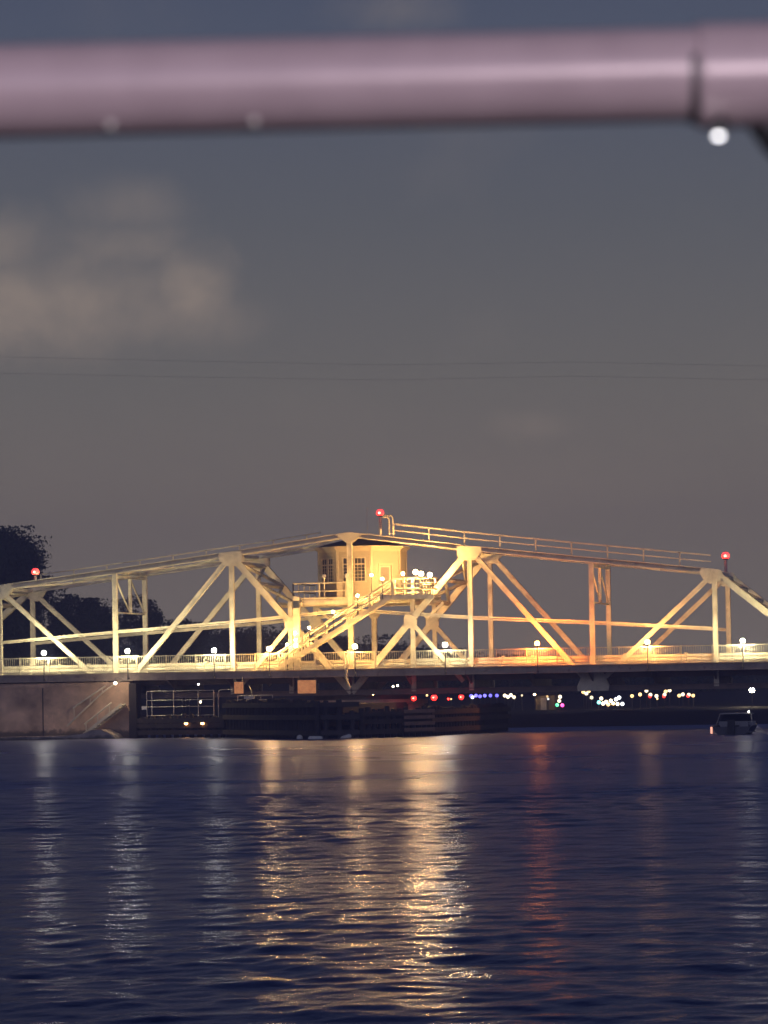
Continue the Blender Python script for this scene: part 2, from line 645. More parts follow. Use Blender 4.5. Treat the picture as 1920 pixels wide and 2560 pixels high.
# sway frames between posts at panel points B and H
for k in (-2, 2):
    x = k * P
    zt, zb = TOP[k] - .35, TOP[k] - 2.75
    for (a, b, t) in (((x, 0, zb), (x, W, zb), .10), ((x, 0, zt), (x, W, zt), .16), ((x, W / 2, zb), (x, W / 2, zt), .20),
                      ((x, .1, zt - .1), (x, W / 2 - .1, zb + .05), .09), ((x, W / 2 + .1, zt - .1), (x, W - .1, zb + .05), .09)):
        MB().beam(a, b, t, t, (1, 0, 0)).build('sway_brace', CP, bridge)
# end portals (lattice in the plane of the end posts) and tower portals
def lattice(pa, pb, t0, t1, n, bar, strut):
    """lacing between the near and far member running pa -> pb (near plane), fractions t0..t1"""
    pa, pb = Vector(pa), Vector(pb)
    nrm = (pb - pa).normalized()
    side = nrm.cross(Vector((0, 1, 0))).normalized()
    for i in range(n + 1):
        t = t0 + (t1 - t0) * i / n
        q = pa.lerp(pb, t)
        MB().beam(q, q + Vector((0, W, 0)), strut, strut, tuple(side)).build('portal_strut', CP, bridge)
    for i in range(n):
        q0 = pa.lerp(pb, t0 + (t1 - t0) * i / n)
        q1 = pa.lerp(pb, t0 + (t1 - t0) * (i + 1) / n)
        far = Vector((0, W, 0))
        MB().beam(q0 + side * .06, q1 + far + side * .06, bar, bar, tuple(side)).build('lacing_bar', CP, bridge)
        MB().beam(q0 + far - side * .06, q1 - side * .06, bar, bar, tuple(side)).build('lacing_bar', CP, bridge)


for s in (-1, 1):
    lattice((s * 3 * P, 0, TOP[3]), (s * 4 * P, 0, ZB + .9), .04, .40, 3, .12, .18)
    lattice((s * P, 0, TOP[1] - .1), (0, 0, ZB), .06, .36, 2, .17, .24)
# top laterals between the chords
for k in range(-3, 3):
    a, b = Vector((k * P, 0, TOP[k] - .12)), Vector(((k + 1) * P, 0, TOP[k + 1] - .12))
    far = Vector((0, W, 0))
    MB().beam(a, b + far, .1, .1).build('top_lateral', CP, bridge)
    MB().beam(a + far, b, .1, .1).build('top_lateral', CP, bridge)
for k in range(-3, 4):
    MB().beam((k * P, 0, TOP[k] - .05), (k * P, W, TOP[k] - .05), .2, .2, (1, 0, 0)).build('top_strut', CP, bridge)

# floor system
for i in range(-8, 9):
    x = i * 4.0
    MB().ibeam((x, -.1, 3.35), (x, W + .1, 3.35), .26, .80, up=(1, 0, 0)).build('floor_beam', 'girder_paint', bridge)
    # cantilever bracket carrying the sidewalk
    MB().add([(x - .05, -.18, 3.98), (x - .05, -2.1, 3.98), (x - .05, -2.1, 3.82), (x - .05, -.18, 3.2),
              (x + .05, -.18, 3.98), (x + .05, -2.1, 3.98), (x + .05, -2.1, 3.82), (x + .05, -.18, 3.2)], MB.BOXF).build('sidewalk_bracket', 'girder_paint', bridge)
for y in (.75, 2.2, 3.8, 5.4, 6.9):
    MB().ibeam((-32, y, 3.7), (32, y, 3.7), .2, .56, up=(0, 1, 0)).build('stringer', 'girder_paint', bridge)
MB().box(-32, 32, .5, W - .5, 4.0, 4.16).build('roadway_slab', 'asphalt', bridge)
MB().box(-32, 32, -2.18, .46, 4.10, ZS).build('sidewalk_slab', 'deck_concrete', bridge)
for i in range(-8, 8):
    fb = MB()
    x0, x1 = i * 4 + .01, i * 4 + 3.99
    fb.box(x0, x1, -2.26, -2.20, 3.78, 4.27).box(x0, x1, -2.34, -2.26, 3.78, 3.82).box(x0, x1, -2.34, -2.26, 4.20, 4.25)
    fb.build('fascia_beam', 'fascia_paint', bridge)

# guard rail: big rounded beam along the roadway with brackets
gy = .36
for i in range(-16, 16):
    x0, x1 = i * 2.0 + .02, i * 2.0 + 1.98
    gb = MB()
    for zc in (4.52, 4.76):
        gb.tube([(x0, gy, zc), (x1, gy, zc)], .135, 10)
    gr = gb.build('guard_rail', CP, bridge)
    MB().box(i * 2.0 - .09, i * 2.0 + .09, gy + .02, gy + .22, 4.14, 4.98).build('bracket', CP, gr)
# far kerb rail
MB().box(-32, 32, W - .5, W - .35, 4.3, 4.85).build('far_guard_rail', CP, bridge)

# picket railing along the sidewalk's outer edge
ry = -2.12
railing = MB()
for z, h in ((5.36, .06), (4.42, .05)):
    railing.box(-32, 32, ry - .03, ry + .03, z - h / 2, z + h / 2)
rail_o = railing.build('picket_railing', CP, bridge)
for i in range(-16, 17):
    MB().box(i * 2 - .04, i * 2 + .04, ry - .04, ry + .04, 4.2, 5.42).build('railing_post', CP, rail_o)
pk = MB()
for i in range(-213, 214):
    x = i * .15
    pk.box(x - .014, x + .014, ry - .014, ry + .014, 4.43, 5.35)
pk.build('picket', CP, rail_o, kind='stuff')

# walkway hand rails on the top chords
def chord_rail(y, ks, two, hh, step, m):
    def zt(x):
        k = max(-3, min(2, math.floor(x / P)))
        return TOP[k] + (TOP[k + 1] - TOP[k]) * (x / P - k) + .2
    mb = MB()
    x0, x1 = ks
    xs_ = [x0] + [k * P for k in range(-3, 4) if x0 < k * P < x1] + [x1]
    for a, b in zip(xs_[:-1], xs_[1:]):
        mb.beam((a, y, zt(a) + hh), (b, y, zt(b) + hh), .07, .10)
        if two:
            mb.beam((a, y, zt(a) + hh * .5), (b, y, zt(b) + hh * .5), .06, .08)
    o = mb.build('chord_handrail', m, bridge)
    x = x0
    while x <= x1 + .01:
        MB().box(x - .05, x + .05, y - .035, y + .035, zt(x) - .05, zt(x) + hh + .03).build('handrail_post', m, o)
        x += step


chord_rail(-.12, (3.0, 23.8), True, .82, 2.35, CP)
chord_rail(W + .1, (-23.4, -3.6), False, .80, 2.35, CP)
# bent ladder hoop at the head of the right-hand handrail
hp = MB()
hp.tube([(2.7, -.12, 13.0), (2.7, -.12, 14.05), (2.6, -.12, 14.2), (2.3, -.12, 14.22)], .06, 8)
hp.tube([(2.95, -.12, 13.0), (2.95, -.12, 14.1), (2.85, -.12, 14.3), (2.3, -.12, 14.32)], .05, 8)
hp.build('ladder_hoop', CP, bridge)
# small conduit drop below the sidewalk
MB().tube([(.95 - 2 + 1.2, -2.36, 4.3), (.15, -2.38, 3.7), (.35, -2.3, 3.0)], .07, 8).build('drain_pipe', CP, bridge)
# pipe elbow climbing to the sidewalk beside the pivot
MB().tube([(-1.0, -.5, 4.5), (-.45, -.5, 4.5), (-.15, -.5, 4.65), (-.1, -.5, 5.1), (-.1, -.5, 5.5)], .11, 10).build('conduit_pipe', CP, bridge)

# ================================================================== OPERATOR PLATFORM, HOUSE, STAIR
plat = thing('operator_platform', (0, 0, 8.4), 'cream steel platform with railings between the trusses under the control house', 'platform')
MB().box(-4.0, 4.7, .35, W - .35, 8.94, 9.04).build('platform_deck', CP, plat)
MB().box(2.3, 5.9, -1.6, .34, 8.94, 9.03).build('landing', CP, plat)
MB().box(2.3, 5.9, -1.66, -1.6, 8.76, 9.05).build('landing_fascia', CP, plat)
fb = MB()
fb.tube([(-3.35, .62, 8.73), (4.6, .62, 8.73)], .30, 14)
fb.build('edge_beam', CP, plat)
MB().box(-4.0, 4.7, W - .6, W - .4, 8.5, 8.93).build('back_beam', CP, plat)
for x in (-3.2, -1.2, 1.2, 3.0, 4.5):
    MB().ibeam((x, .4, 8.75), (x, W - .4, 8.75), .2, .34, up=(1, 0, 0)).build('cross_beam', CP, plat)
for x0, x1 in ((-2.2, -.9), (-2.2, -3.3), (4.4, 5.5), (4.4, 3.4)):
    MB().beam((x0, W * .5, 7.6), (x1, W * .5, 8.6), .16, .18).build('knee_brace', CP, plat)
# column at the platform's left end with a dark top window
colm = MB().box(-3.74, -3.34, -.62, -.22, 4.3, 8.35).box(-3.74, -3.34, -.62, -.22, 8.83, 9.12).build('column', CP, plat)
MB().box(-3.72, -3.36, -.60, -.24, 8.35, 8.83).build('dark_panel', 'blue_panel', colm)
MB().beam((-3.40, -.3, 8.55), (-3.40, .4, 8.73), .3, .3, (1, 0, 0)).build('haunch', CP, plat)

# platform railings
def rail_run(pts, z0, heights, step, parent, name='platform_railing', r=.05, m=CP, post=.035):
    mb = MB()
    for a, b in zip(pts[:-1], pts[1:]):
        for h in heights:
            mb.tube([(a[0], a[1], z0 + h), (b[0], b[1], z0 + h)], r, 6)
    o = mb.build(name, m, parent)
    for a, b in zip(pts[:-1], pts[1:]):
        n = max(1, round(math.dist(a, b) / step))
        for i in range(n + 1):
            t = i / n
            x, y = a[0] + (b[0] - a[0]) * t, a[1] + (b[1] - a[1]) * t
            MB().box(x - post, x + post, y - post, y + post, z0, z0 + max(heights) + .02).build('railing_post', m, o)
    return o


rail_run([(-3.95, W - .5), (-3.95, .45), (-.4, .45)], 9.04, (.95, .42), 1.6, plat)
rail_run([(3.2, -1.55), (5.8, -1.55), (5.8, .3), (4.65, .4), (4.65, W - .5)], 9.04, (1.1, .72, .36), .95, plat)
MB().box(-1.0, -.62, .5, .75, 9.04, 10.2).build('cabinet_post', 'house_trim', plat)
# louvred equipment frames on the right of the platform
for i in range(3):
    mb = MB()
    x = 2.9 + i * .6
    mb.box(x, x + .06, .5, .56, 9.04, 10.15).box(x + .5, x + .56, .5, .56, 9.04, 10.15)
    for z in (9.2, 9.5, 9.8, 10.1):
        mb.box(x + .06, x + .5, .5, .55, z, z + .06)
    mb.build('equipment_rack', CP, plat)

# control house: octagon
HC = (0.05, 3.83)
AP = 2.76
SD = AP * math.tan(math.pi / 8)
house = thing('control_house', (HC[0], HC[1], 9.04), 'cream eight-sided bridge control house with multi-pane windows under a flat cornice', 'control house')


def octagon(ap):
    r = ap / math.cos(math.pi / 8)
    return [(HC[0] + r * math.cos(math.pi / 8 + k * math.pi / 4), HC[1] + r * math.sin(math.pi / 8 + k * math.pi / 4)) for k in range(8)]


def face_frame(k):
    """k-th face: returns origin (mid, floor level), tangent, outward normal"""
    a = k * math.pi / 4
    n = Vector((math.cos(a), math.sin(a), 0))
    t = Vector((-n.y, n.x, 0))
    return Vector((HC[0], HC[1], 9.04)) + n * AP, t, n


def fbox(mb, o, t, n, a0, a1, z0, z1, d0, d1):
    vs = []
    for z in (z0, z1):
        for a, d in ((a0, d0), (a1, d0), (a1, d1), (a0, d1)):
            vs.append(o + t * a + n * d + Vector((0, 0, z)))
    mb.add(vs, MB.BOXF)


def wall_panel(k, openings):
    """a 0.16 m wall on face k with rectangular openings (a0,a1,z0,z1)"""
    o, t, n = face_frame(k)
    mb = MB()
    H = 3.0
    xs = sorted(set([-SD, SD] + [v for op in openings for v in op[:2]]))
    zs = sorted(set([0, H] + [v for op in openings for v in op[2:]]))
    for i in range(len(xs) - 1):
        for j in range(len(zs) - 1):
            cx_, cz_ = (xs[i] + xs[i + 1]) / 2, (zs[j] + zs[j + 1]) / 2
            if any(op[0] < cx_ < op[1] and op[2] < cz_ < op[3] for op in openings):
                continue
            fbox(mb, o, t, n, xs[i], xs[i + 1], zs[j], zs[j + 1], -.16, 0)
    return mb.build('wall', 'house_paint', house)


def window(k, a0, a1, z0, z1, cols, rows, mullions=1):
    o, t, n = face_frame(k)
    mb = MB()
    fw = .075
    fbox(mb, o, t, n, a0 - fw, a0, z0 - fw, z1 + fw, -.1, .035)
    fbox(mb, o, t, n, a1, a1 + fw, z0 - fw, z1 + fw, -.1, .035)
    fbox(mb, o, t, n, a0, a1, z1, z1 + fw, -.1, .035)
    fbox(mb, o, t, n, a0 - .12, a1 + .12, z0 - fw, z0, -.1, .09)
    w = mb.build('window', 'house_trim', house)
    mg = MB()
    seg = (a1 - a0) / mullions
    for mi in range(mullions):
        b0, b1 = a0 + seg * mi, a0 + seg * (mi + 1)
        if mi:
            fbox(mg, o, t, n, b0 - .05, b0 + .05, z0, z1, -.09, .02)
        for c in range(1, cols):
            x = b0 + (b1 - b0) * c / cols
            fbox(mg, o, t, n, x - .016, x + .016, z0, z1, -.085, -.045)
    ztr = z0 + (z1 - z0) * .74
    fbox(mg, o, t, n, a0, a1, ztr - .045, ztr + .045, -.09, .0)
    for r_ in range(1, rows):
        z = z0 + (ztr - z0) * r_ / rows
        fbox(mg, o, t, n, a0, a1, z - .016, z + .016, -.084, -.046)
    mg.build('muntin_grid', 'house_trim', w)
    for mi in range(mullions):
        pn = MB()
        fbox(pn, o, t, n, a0 + seg * mi + .01, a0 + seg * (mi + 1) - .01, z0 + .005, z1 - .005, -.075, -.065)
        pn.build('pane', 'window_glass', w)


# faces: 6 = towards the camera (-Y), 5 = front left, 7 = front right, 0 = right, 4 = left
WIN = (-.72, .72, 1.05, 2.55)
for k in range(8):
    ops = []
    if k in (6, 5, 4, 2):
        ops = [WIN]
    if k == 7:
        ops = [(-.46, .46, 0.0, 2.06)]
    wall_panel(k, ops)
    if k in (6, 5, 4, 2):
        window(k, *WIN, 3, 5, 2)
    # corner pilaster
    o, t, n = face_frame(k)
    for a0, a1 in ((SD - .10, SD + .004), (-SD - .004, -SD + .10)):
        mb = MB()
        fbox(mb, o, t, n, a0, a1, 0, 3.0, -.05, .05)
        mb.build('corner_trim', 'house_trim', house)
    for a0, a1, zz in (((-SD + .1, -.56, .98), (.56, SD - .1, .98)) if k == 7 else ((-SD + .12, -.06, .86), (.06, SD - .12, .86))):
        mb = MB()
        fbox(mb, o, t, n, a0, a1, .12, zz, .003, .03)
        mb.build('dado_panel', 'house_paint', house)
# door on face 7
o, t, n = face_frame(7)
mb = MB()
fbox(mb, o, t, n, -.56, -.46, 0, 2.16, -.12, .04)
fbox(mb, o, t, n, .46, .56, 0, 2.16, -.12, .04)
fbox(mb, o, t, n, -.56, .56, 2.06, 2.20, -.12, .05)
mb.build('door_frame', 'house_trim', house)
mb = MB()
fbox(mb, o, t, n, -.45, .45, .01, 1.0, -.10, -.05)
fbox(mb, o, t, n, -.45, -.33, 1.0, 2.05, -.10, -.05)
fbox(mb, o, t, n, .33, .45, 1.0, 2.05, -.10, -.05)
fbox(mb, o, t, n, -.33, .33, 1.93, 2.05, -.10, -.05)
door = mb.build('door', 'cream_paint_dull', house)
mb = MB()
fbox(mb, o, t, n, -.33, .33, 1.0, 1.93, -.08, -.07)
mb.build('pane', 'door_glass', door)
mb = MB()
fbox(mb, o, t, n, .36, .41, .92, 1.06, -.05, .02)
mb.build('handle', 'dark_metal', door)
mb = MB()
mb.prism(octagon(AP + .05), 12.04, 12.16).prism(octagon(AP + .16), 12.16, 12.24).prism(octagon(AP + .24), 12.24, 12.40)
mb.build('cornice', 'house_trim', house)
oc = octagon(AP + .16)
rf = MB().add([(x, y, 12.401) for x, y in oc] + [(HC[0] + (x - HC[0]) * .25, HC[1] + (y - HC[1]) * .25, 13.0) for x, y in oc],
              [(k, (k + 1) % 8, (k + 1) % 8 + 8, k + 8) for k in range(8)] + [tuple(range(8, 16))]).build('roof', 'roof_felt', house)
MB().box(HC[0] - .4, HC[0] + .4, HC[1] - .4, HC[1] + .4, 12.95, 13.3).build('roof_vent', 'roof_felt', rf)

# staircase from the sidewalk up to the landing
stair = thing('steel_staircase', (-4.6, -1.3, ZS), 'cream steel staircase climbing from the sidewalk to the control house landing', 'staircase')
SX0, SZ0, SX1, SZ1 = -4.75, 4.33, 3.05, 8.98
slope = (SZ1 - SZ0) / (SX1 - SX0)
for y in (-1.75, -.85):
    MB().beam((SX0, y, SZ0 - .02), (SX1, y, SZ1 - .05), .06, .27).build('stringer', CP, stair)
n = 26
for i in range(n):
    t = (i + .5) / n
    x, z = SX0 + (SX1 - SX0) * t, SZ0 + (SZ1 - SZ0) * t + .02
    MB().box(x - .16, x + .16, -1.715, -.885, z, z + .035).build('tread', 'cream_paint_dull', stair)
for y in (-1.75, -.85):
    mb = MB()
    for h in (.98, .52):
        mb.tube([(SX0, y, SZ0 + h), (SX1, y, SZ1 + h)], .055, 8)
    hr = mb.build('handrail', CP, stair)
    for i in range(6):
        x = SX0 + .3 + i * 1.52
        z = SZ0 + slope * (x - SX0)
        MB().box(x - .05, x + .05, y - .04, y + .04, z, z + .99).build('handrail_post', CP, hr)

# ================================================================== LAMPS
LAMP_GAIN = 2.4


def cover_mat(tint):
    """clear glass or added dimming filter of a lamp globe: lets the light through, filtered"""
    key = 'cover_%d_%d_%d' % tuple(round(c * 1000) for c in tint)
    if key in MATS:
        return MATS[key]
    m = bpy.data.materials.new(key)
    m.use_nodes = True
    nt = m.node_tree
    nt.nodes.remove(nt.nodes['Principled BSDF'])
    tr = nt.nodes.new('ShaderNodeBsdfTransparent')
    tr.inputs[0].default_value = (*tint, 1)
    nt.links.new(tr.outputs[0], nt.nodes['Material Output'].inputs['Surface'])
    MATS[key] = m
    return m


def bulb(t, c, col, watts, r):
    """the glowing bulb itself: a spherical light, seen by the camera too"""
    ld = bpy.data.lights.new('bulb', 'POINT')
    ld.energy = watts * LAMP_GAIN
    ld.color = col
    ld.shadow_soft_size = r
    o = bpy.data.objects.new('bulb', ld)
    o.location = c
    link(o, t)
    o.visible_camera = True



def lamp_mat(col, watts, radius, sz=1.0):
    area = 4 * math.pi * radius * radius * (.5 + .5 * sz)
    L = watts * LAMP_GAIN / (math.pi * area)
    key = 'bulb_%s_%d' % ('_'.join('%d' % (c * 100) for c in col), round(L))
    return MATS.get(key) or glow(key, col, L)


WHITE = (1.0, .86, .50)
AMBER = (1.0, .54, .155)
ORANGE = (1.0, .26, .04)
GOLD = (1.0, .46, .13)
REDC = (1.0, .018, .010)


def post_lamp(name, x, y, z, zbase, col, watts, label, cat='lamp', group=None, r=.165):
    t = thing(name, (x, y, zbase), label, cat, group)
    MB().lathe((x, y, 0), [(.055, zbase), (.06, zbase + .05), (.035, zbase + .08), (.03, z - r - .07), (.03, z - r - .03)], 8).build('lamp_post', 'dark_metal', t)
    MB().lathe((x, y, z), [(.03, -r - .06), (r * .62, -r - .02), (r * .62, -r * .80), (r * .3, -r * .72)], 10).build('lamp_holder', 'dark_metal', t)
    MB().ball((x, y, z), r, 10, 7).build('globe', cover_mat((.98, .98, .98)), t)
    bulb(t, (x, y, z), col, watts, r * .9)
    MB().lathe((x, y, z), [(.001, r + .06), (r * .25, r + .03), (r * .3, r * .96)], 8).build('finial', 'dark_metal', t)
    return t


LY = -2.44


def half_ball(mb, c, r, sgn, n=10, m=8):
    """the half of a globe facing +Y (sgn 1, the truss) or -Y (sgn -1, the river)"""
    vs, fs = [], []
    for i in range(m + 1):
        th = math.pi * i / m
        for k in range(n // 2 + 1):
            a = math.pi * k / (n // 2)
            vs.append((c[0] + r * math.sin(th) * math.cos(a), c[1] + sgn * r * math.sin(th) * math.sin(a), c[2] + r * math.cos(th)))
    w = n // 2 + 1
    for i in range(m):
        for k in range(w - 1):
            fs.append((i * w + k, i * w + k + 1, (i + 1) * w + k + 1, (i + 1) * w + k))
    return mb.add(vs, fs, True)


def railing_lamp(x, y, z, zbase, col, watts, dim, label, r=.165):
    """globe lamp whose clear half throws its light on the truss; the half towards the river is an added filter dimming its light"""
    t = thing('railing_lamp', (x, y, zbase), label, 'lamp', 'globe lamps along the sidewalk railing')
    MB().lathe((x, y, 0), [(.055, zbase), (.06, zbase + .05), (.035, zbase + .08), (.03, z - r - .07), (.03, z - r - .03)], 8).build('lamp_post', 'dark_metal', t)
    MB().box(x - .05, x + .05, y + .02, -2.265, 3.86, 3.94).build('mounting_bracket', 'dark_metal', t)
    MB().lathe((x, y, z), [(.03, -r - .06), (r * .62, -r - .02), (r * .62, -r * .80), (r * .3, -r * .72)], 10).build('lamp_holder', 'dark_metal', t)
    tint = (dim * .75,) * 3 if col is not ORANGE else (.10, .085, .05)
    half_ball(MB(), (x, y + .004, z), r, 1).build('clear_globe_half', cover_mat((.98, .98, .98)), t)
    half_ball(MB(), (x, y, z), r, -1).build('dimming_globe_half', cover_mat(tint), t)  # added filter, weakens the lamp's reflection on the water
    bulb(t, (x, y, z), col, watts * 1.9, r * .9)
    MB().lathe((x, y, z), [(.001, r + .06), (r * .25, r + .03), (r * .3, r * .96)], 8).build('finial', 'dark_metal', t)
    return t


for (x, z, col, wt, dim, lab) in (
        (-20.25, 5.70, WHITE, 255, 0.26, 'white globe lamp on sidewalk railing, leftmost of the row'),
        (-14.53, 5.71, WHITE, 255, 0.26, 'white globe lamp on sidewalk railing, second from the left end'),
        (-8.67, 5.65, WHITE, 255, 0.26, 'white globe lamp on sidewalk railing, third from the left end'),
        (-4.95, 5.69, AMBER, 260, 1.3, 'warm globe lamp on sidewalk railing just left of the stair foot'),
        (0.76, 5.72, AMBER, 230, 1.3, 'amber globe lamp on sidewalk railing under the control house'),
        (6.72, 5.72, WHITE, 200, .7, 'white globe lamp on sidewalk railing between the two right-hand tower diagonals'),
        (12.75, 5.70, ORANGE, 620, 0.22, 'globe lamp throwing deep orange light on the sidewalk railing right of centre'),
        (19.89, 5.65, GOLD, 330, 0.12, 'golden globe lamp on sidewalk railing, second from the right end'),
        (26.00, 5.62, WHITE, 270, .10, 'white globe lamp on sidewalk railing, rightmost of the row')):
    railing_lamp(x, LY, z, 3.84, col, wt, dim, lab)
for (x, z, lab) in ((-2.42, 7.03, 'small amber lamp on stair handrail, lowest of four'),
                    (-.82, 8.02, 'small amber lamp on stair handrail, second from the bottom'),
                    (.83, 9.05, 'small amber lamp on stair handrail, third from the bottom'),
                    (2.50, 10.10, 'small amber lamp on stair handrail, topmost at the landing')):
    zb = SZ0 + slope * (x - SX0) - .02
    post_lamp('stair_lamp', x, -1.68, z, zb, AMBER, 95, lab, 'lamp', 'lamps up the stair', .09)
for (x, y, z, wt, r, lab) in ((1.40, .20, 10.42, 20, .11, 'amber lamp on a thin post in front of the control house wall'),
                              (3.60, -.30, 10.45, 60, .11, 'amber lamp on a post at the control house right corner'),
                              (4.66, -1.40, 10.50, 520, .15, 'bright amber lamp on the platform right end, left of the three'),
                              (5.00, -1.30, 10.40, 520, .15, 'bright amber lamp on the platform right end, middle of the three'),
                              (5.60, -1.40, 10.30, 520, .15, 'bright amber lamp on the platform right end, right of the three')):
    post_lamp('platform_lamp', x, y, z, 9.04, AMBER, wt, lab, 'lamp', 'lamps on the operator platform', r)
# pale lit bulbs by the left railing of the house
for (x, y, lab) in ((-1.85, .5, 'unlit pale globe lamp on the platform left railing, left of two'), (-.35, .5, 'unlit pale globe lamp on the platform left railing, right of two')):
    t = thing('platform_globe', (x, y, 9.04), lab, 'lamp', 'unlit globes on the platform railing')
    MB().tube([(x, y, 9.04), (x, y, 10.3)], .045, 8).build('lamp_post', CP, t)
    MB().ball((x, y, 10.42), .13, 10, 7, 1.3).build('globe', 'white_float', t)

# tall tube lamp and round lamp on the column at the stair foot
t = thing('column_tube_lamp', (-3.6, -.66, 5.7), 'tall glowing amber tube lamp on the column at the stair foot', 'lamp')
MB().box(-3.72, -3.40, -.68, -.622, 5.62, 6.42).build('back_plate', 'grey_metal', t)
MB().tube([(-3.56, -.82, 5.74), (-3.56, -.82, 6.34)], .12, 12).build('tube', cover_mat((.98, .98, .98)), t)
for zz in (5.84, 6.04, 6.24):
    bulb(t, (-3.56, -.82, zz), AMBER, 48, .095)
MB().tube([(-3.56, -.82, 6.34), (-3.56, -.82, 6.42)], .13, 12).tube([(-3.56, -.82, 5.66), (-3.56, -.82, 5.74)], .13, 12).build('end_cap', 'grey_metal', t)
t = thing('column_bulb_lamp', (-3.6, -.66, 6.6), 'small round amber lamp on the column above the tube lamp', 'lamp')
MB().box(-3.64, -3.50, -.72, -.622, 6.62, 6.78).build('bracket', 'grey_metal', t)
MB().ball((-3.57, -.82, 6.70), .10, 10, 7).build('globe', cover_mat((.98, .98, .98)), t)
bulb(t, (-3.57, -.82, 6.70), AMBER, 22, .09)
post_lamp('sidewalk_lamp', -4.10, -.9, 5.95, ZS, AMBER, 32, 'small amber lamp on a post beside the column at the stair foot', 'lamp', None, .10)

# red beacons
def beacon(x, y, z, zb, lab):
    t = thing('red_beacon', (x, y, zb), lab, 'beacon', 'red beacons on top of the bridge')
    MB().tube([(x, y, zb), (x, y, z - .2)], .10, 8).build('mast', 'cream_paint_dull', t)
    MB().lathe((x, y, z), [(.001, -.24), (.17, -.22), (.17, -.15), (.1, -.13)], 10).build('base', 'dark_metal', t)
    MB().lathe((x, y, z), [(.19, -.14), (.27, -.04), (.26, .11), (.17, .24), (.001, .29)], 12).build('lens', MATS.get('beacon_red') or glow('beacon_red', (1.0, .020, .014), 3.2), t)
    MB().ball((x, y - .25, z + .02), .075, 8, 6).build('filament', MATS.get('beacon_hot') or glow('beacon_hot', (1.0, .45, .25), 8.0), t)
    bulb(t, (x, y - .36, z), REDC, 2.5, .02)
    MB().tube([(x, y, z + .28), (x, y, z + .34)], .03, 6).build('cap', 'dark_metal', t)
    return t


beacon(-21.75, .9, 11.15, 10.40, 'red beacon above the left end of the top chord')
beacon(24.65, .9, 11.13, 10.1, 'red beacon above the right end of the top chord')
beacon(1.90, .9, 14.50, 13.05, 'red beacon at the bridge peak beside the ladder hoop')
t = thing('antenna', (1.0, .9, 13.1), 'thin whip antenna with a tiny pale tip left of the peak beacon', 'antenna')
MB().tube([(1.02, .9, 13.05), (1.02, .9, 14.8)], .014, 6).build('rod', 'grey_metal', t)
MB().ball((1.02, .9, 14.86), .035, 8, 6).build('tip', 'white_float', t)

# red navigation lamps hung under the bottom chord
for (x, z, wt, r, lab) in ((4.2, 2.30, 3.2, .18, 'red lamp hung under the bottom chord, leftmost of four'),
                        (5.55, 2.33, 4.2, .21, 'red lamp hung under the bottom chord, second from the left'),
                        (6.5, 2.22, .6, .09, 'small dim red lamp hung under the bottom chord, third from the left'),
                        (7.35, 2.33, 3.2, .18, 'red lamp hung under the bottom chord, rightmost of four')):
    t = thing('navigation_lamp', (x, -.4, z), lab, 'lamp', 'red lamps hung under the bottom chord')
    MB().tube([(x, -.2, ZB - .12), (x, -.4, ZB - .12), (x, -.4, z + r)], .025, 6).build('hanger', 'dark_metal', t)
    MB().lathe((x, -.4, z), [(r * .7, r * .7), (r * .8, r * .8), (r * .6, r * 1.15), (.001, r * 1.3)], 10).build('cap', 'dark_metal', t)
    MB().ball((x, -.4, z), r, 10, 7).build('globe', lamp_mat(REDC, wt, r), t)
    bulb(t, (x, -.4 - r - .03, z), REDC, wt * 1.2, .02)

# lit orange boards under the deck
for (x0, x1, z0, z1, lab) in ((-7.30, -6.68, 2.80, 3.56, 'small square orange lit board hung under the deck'),
                              (-3.05, -1.83, 2.74, 3.60, 'wide orange lit board hung under the deck near the pivot')):
    y = -2.6
    t = thing('lit_board', ((x0 + x1) / 2, y, z0), lab, 'sign', 'orange boards under the deck')
    g = glow('orange_board_%d' % int(abs(x0) * 10), srgb(222, 140, 86), .72)
    g.node_tree.nodes['Principled BSDF'].inputs['Base Color'].default_value = (.42, .17, .06, 1)
    gg = NG(g.node_tree)
    geo = gg.node('ShaderNodeNewGeometry')
    gg.l.new(gg.ramp(gg.noise(geo.outputs['Position'], 5, 5, .7), [(.3, srgb(178, 98, 60)), (.6, srgb(232, 156, 98))]), gg.n['Principled BSDF'].inputs['Emission Color'])
    MB().box(x0, x1, y - .03, y, z0, z1).build('panel', g, t)
    fr = MB()
    fr.box(x0 - .05, x0, y - .05, y + .04, z0 - .05, z1 + .05).box(x1, x1 + .05, y - .05, y + .04, z0 - .05, z1 + .05)
    fr.box(x0, x1, y - .05, y + .04, z1, z1 + .05).box(x0, x1, y - .05, y + .04, z0 - .05, z0)
    fr.build('frame', 'dark_metal', t)
    for x in (x0 + .1, x1 - .1):
        MB().tube([(x, y + .03, z1), (x, y + .25, 3.85)], .025, 6).build('hanger', 'dark_metal', t)

# ================================================================== PIERS
# pivot pier under the middle of the bridge
pier = thing('pivot_pier', (0, W / 2, -1), 'round concrete pivot pier under the middle of the bridge', 'pier')
MB().lathe((0, W / 2, 0), [(4.4, -1.5), (4.4, .4), (4.2, .5), (4.0, 1.9), (4.25, 1.95), (4.25, 2.25), (.01, 2.25)], 28, False).build('drum', 'concrete_wall', pier)
MB().lathe((0, W / 2, 0), [(3.3, 2.25), (3.3, 2.55), (.01, 2.56)], 24, False).build('turntable', 'girder_paint', pier)

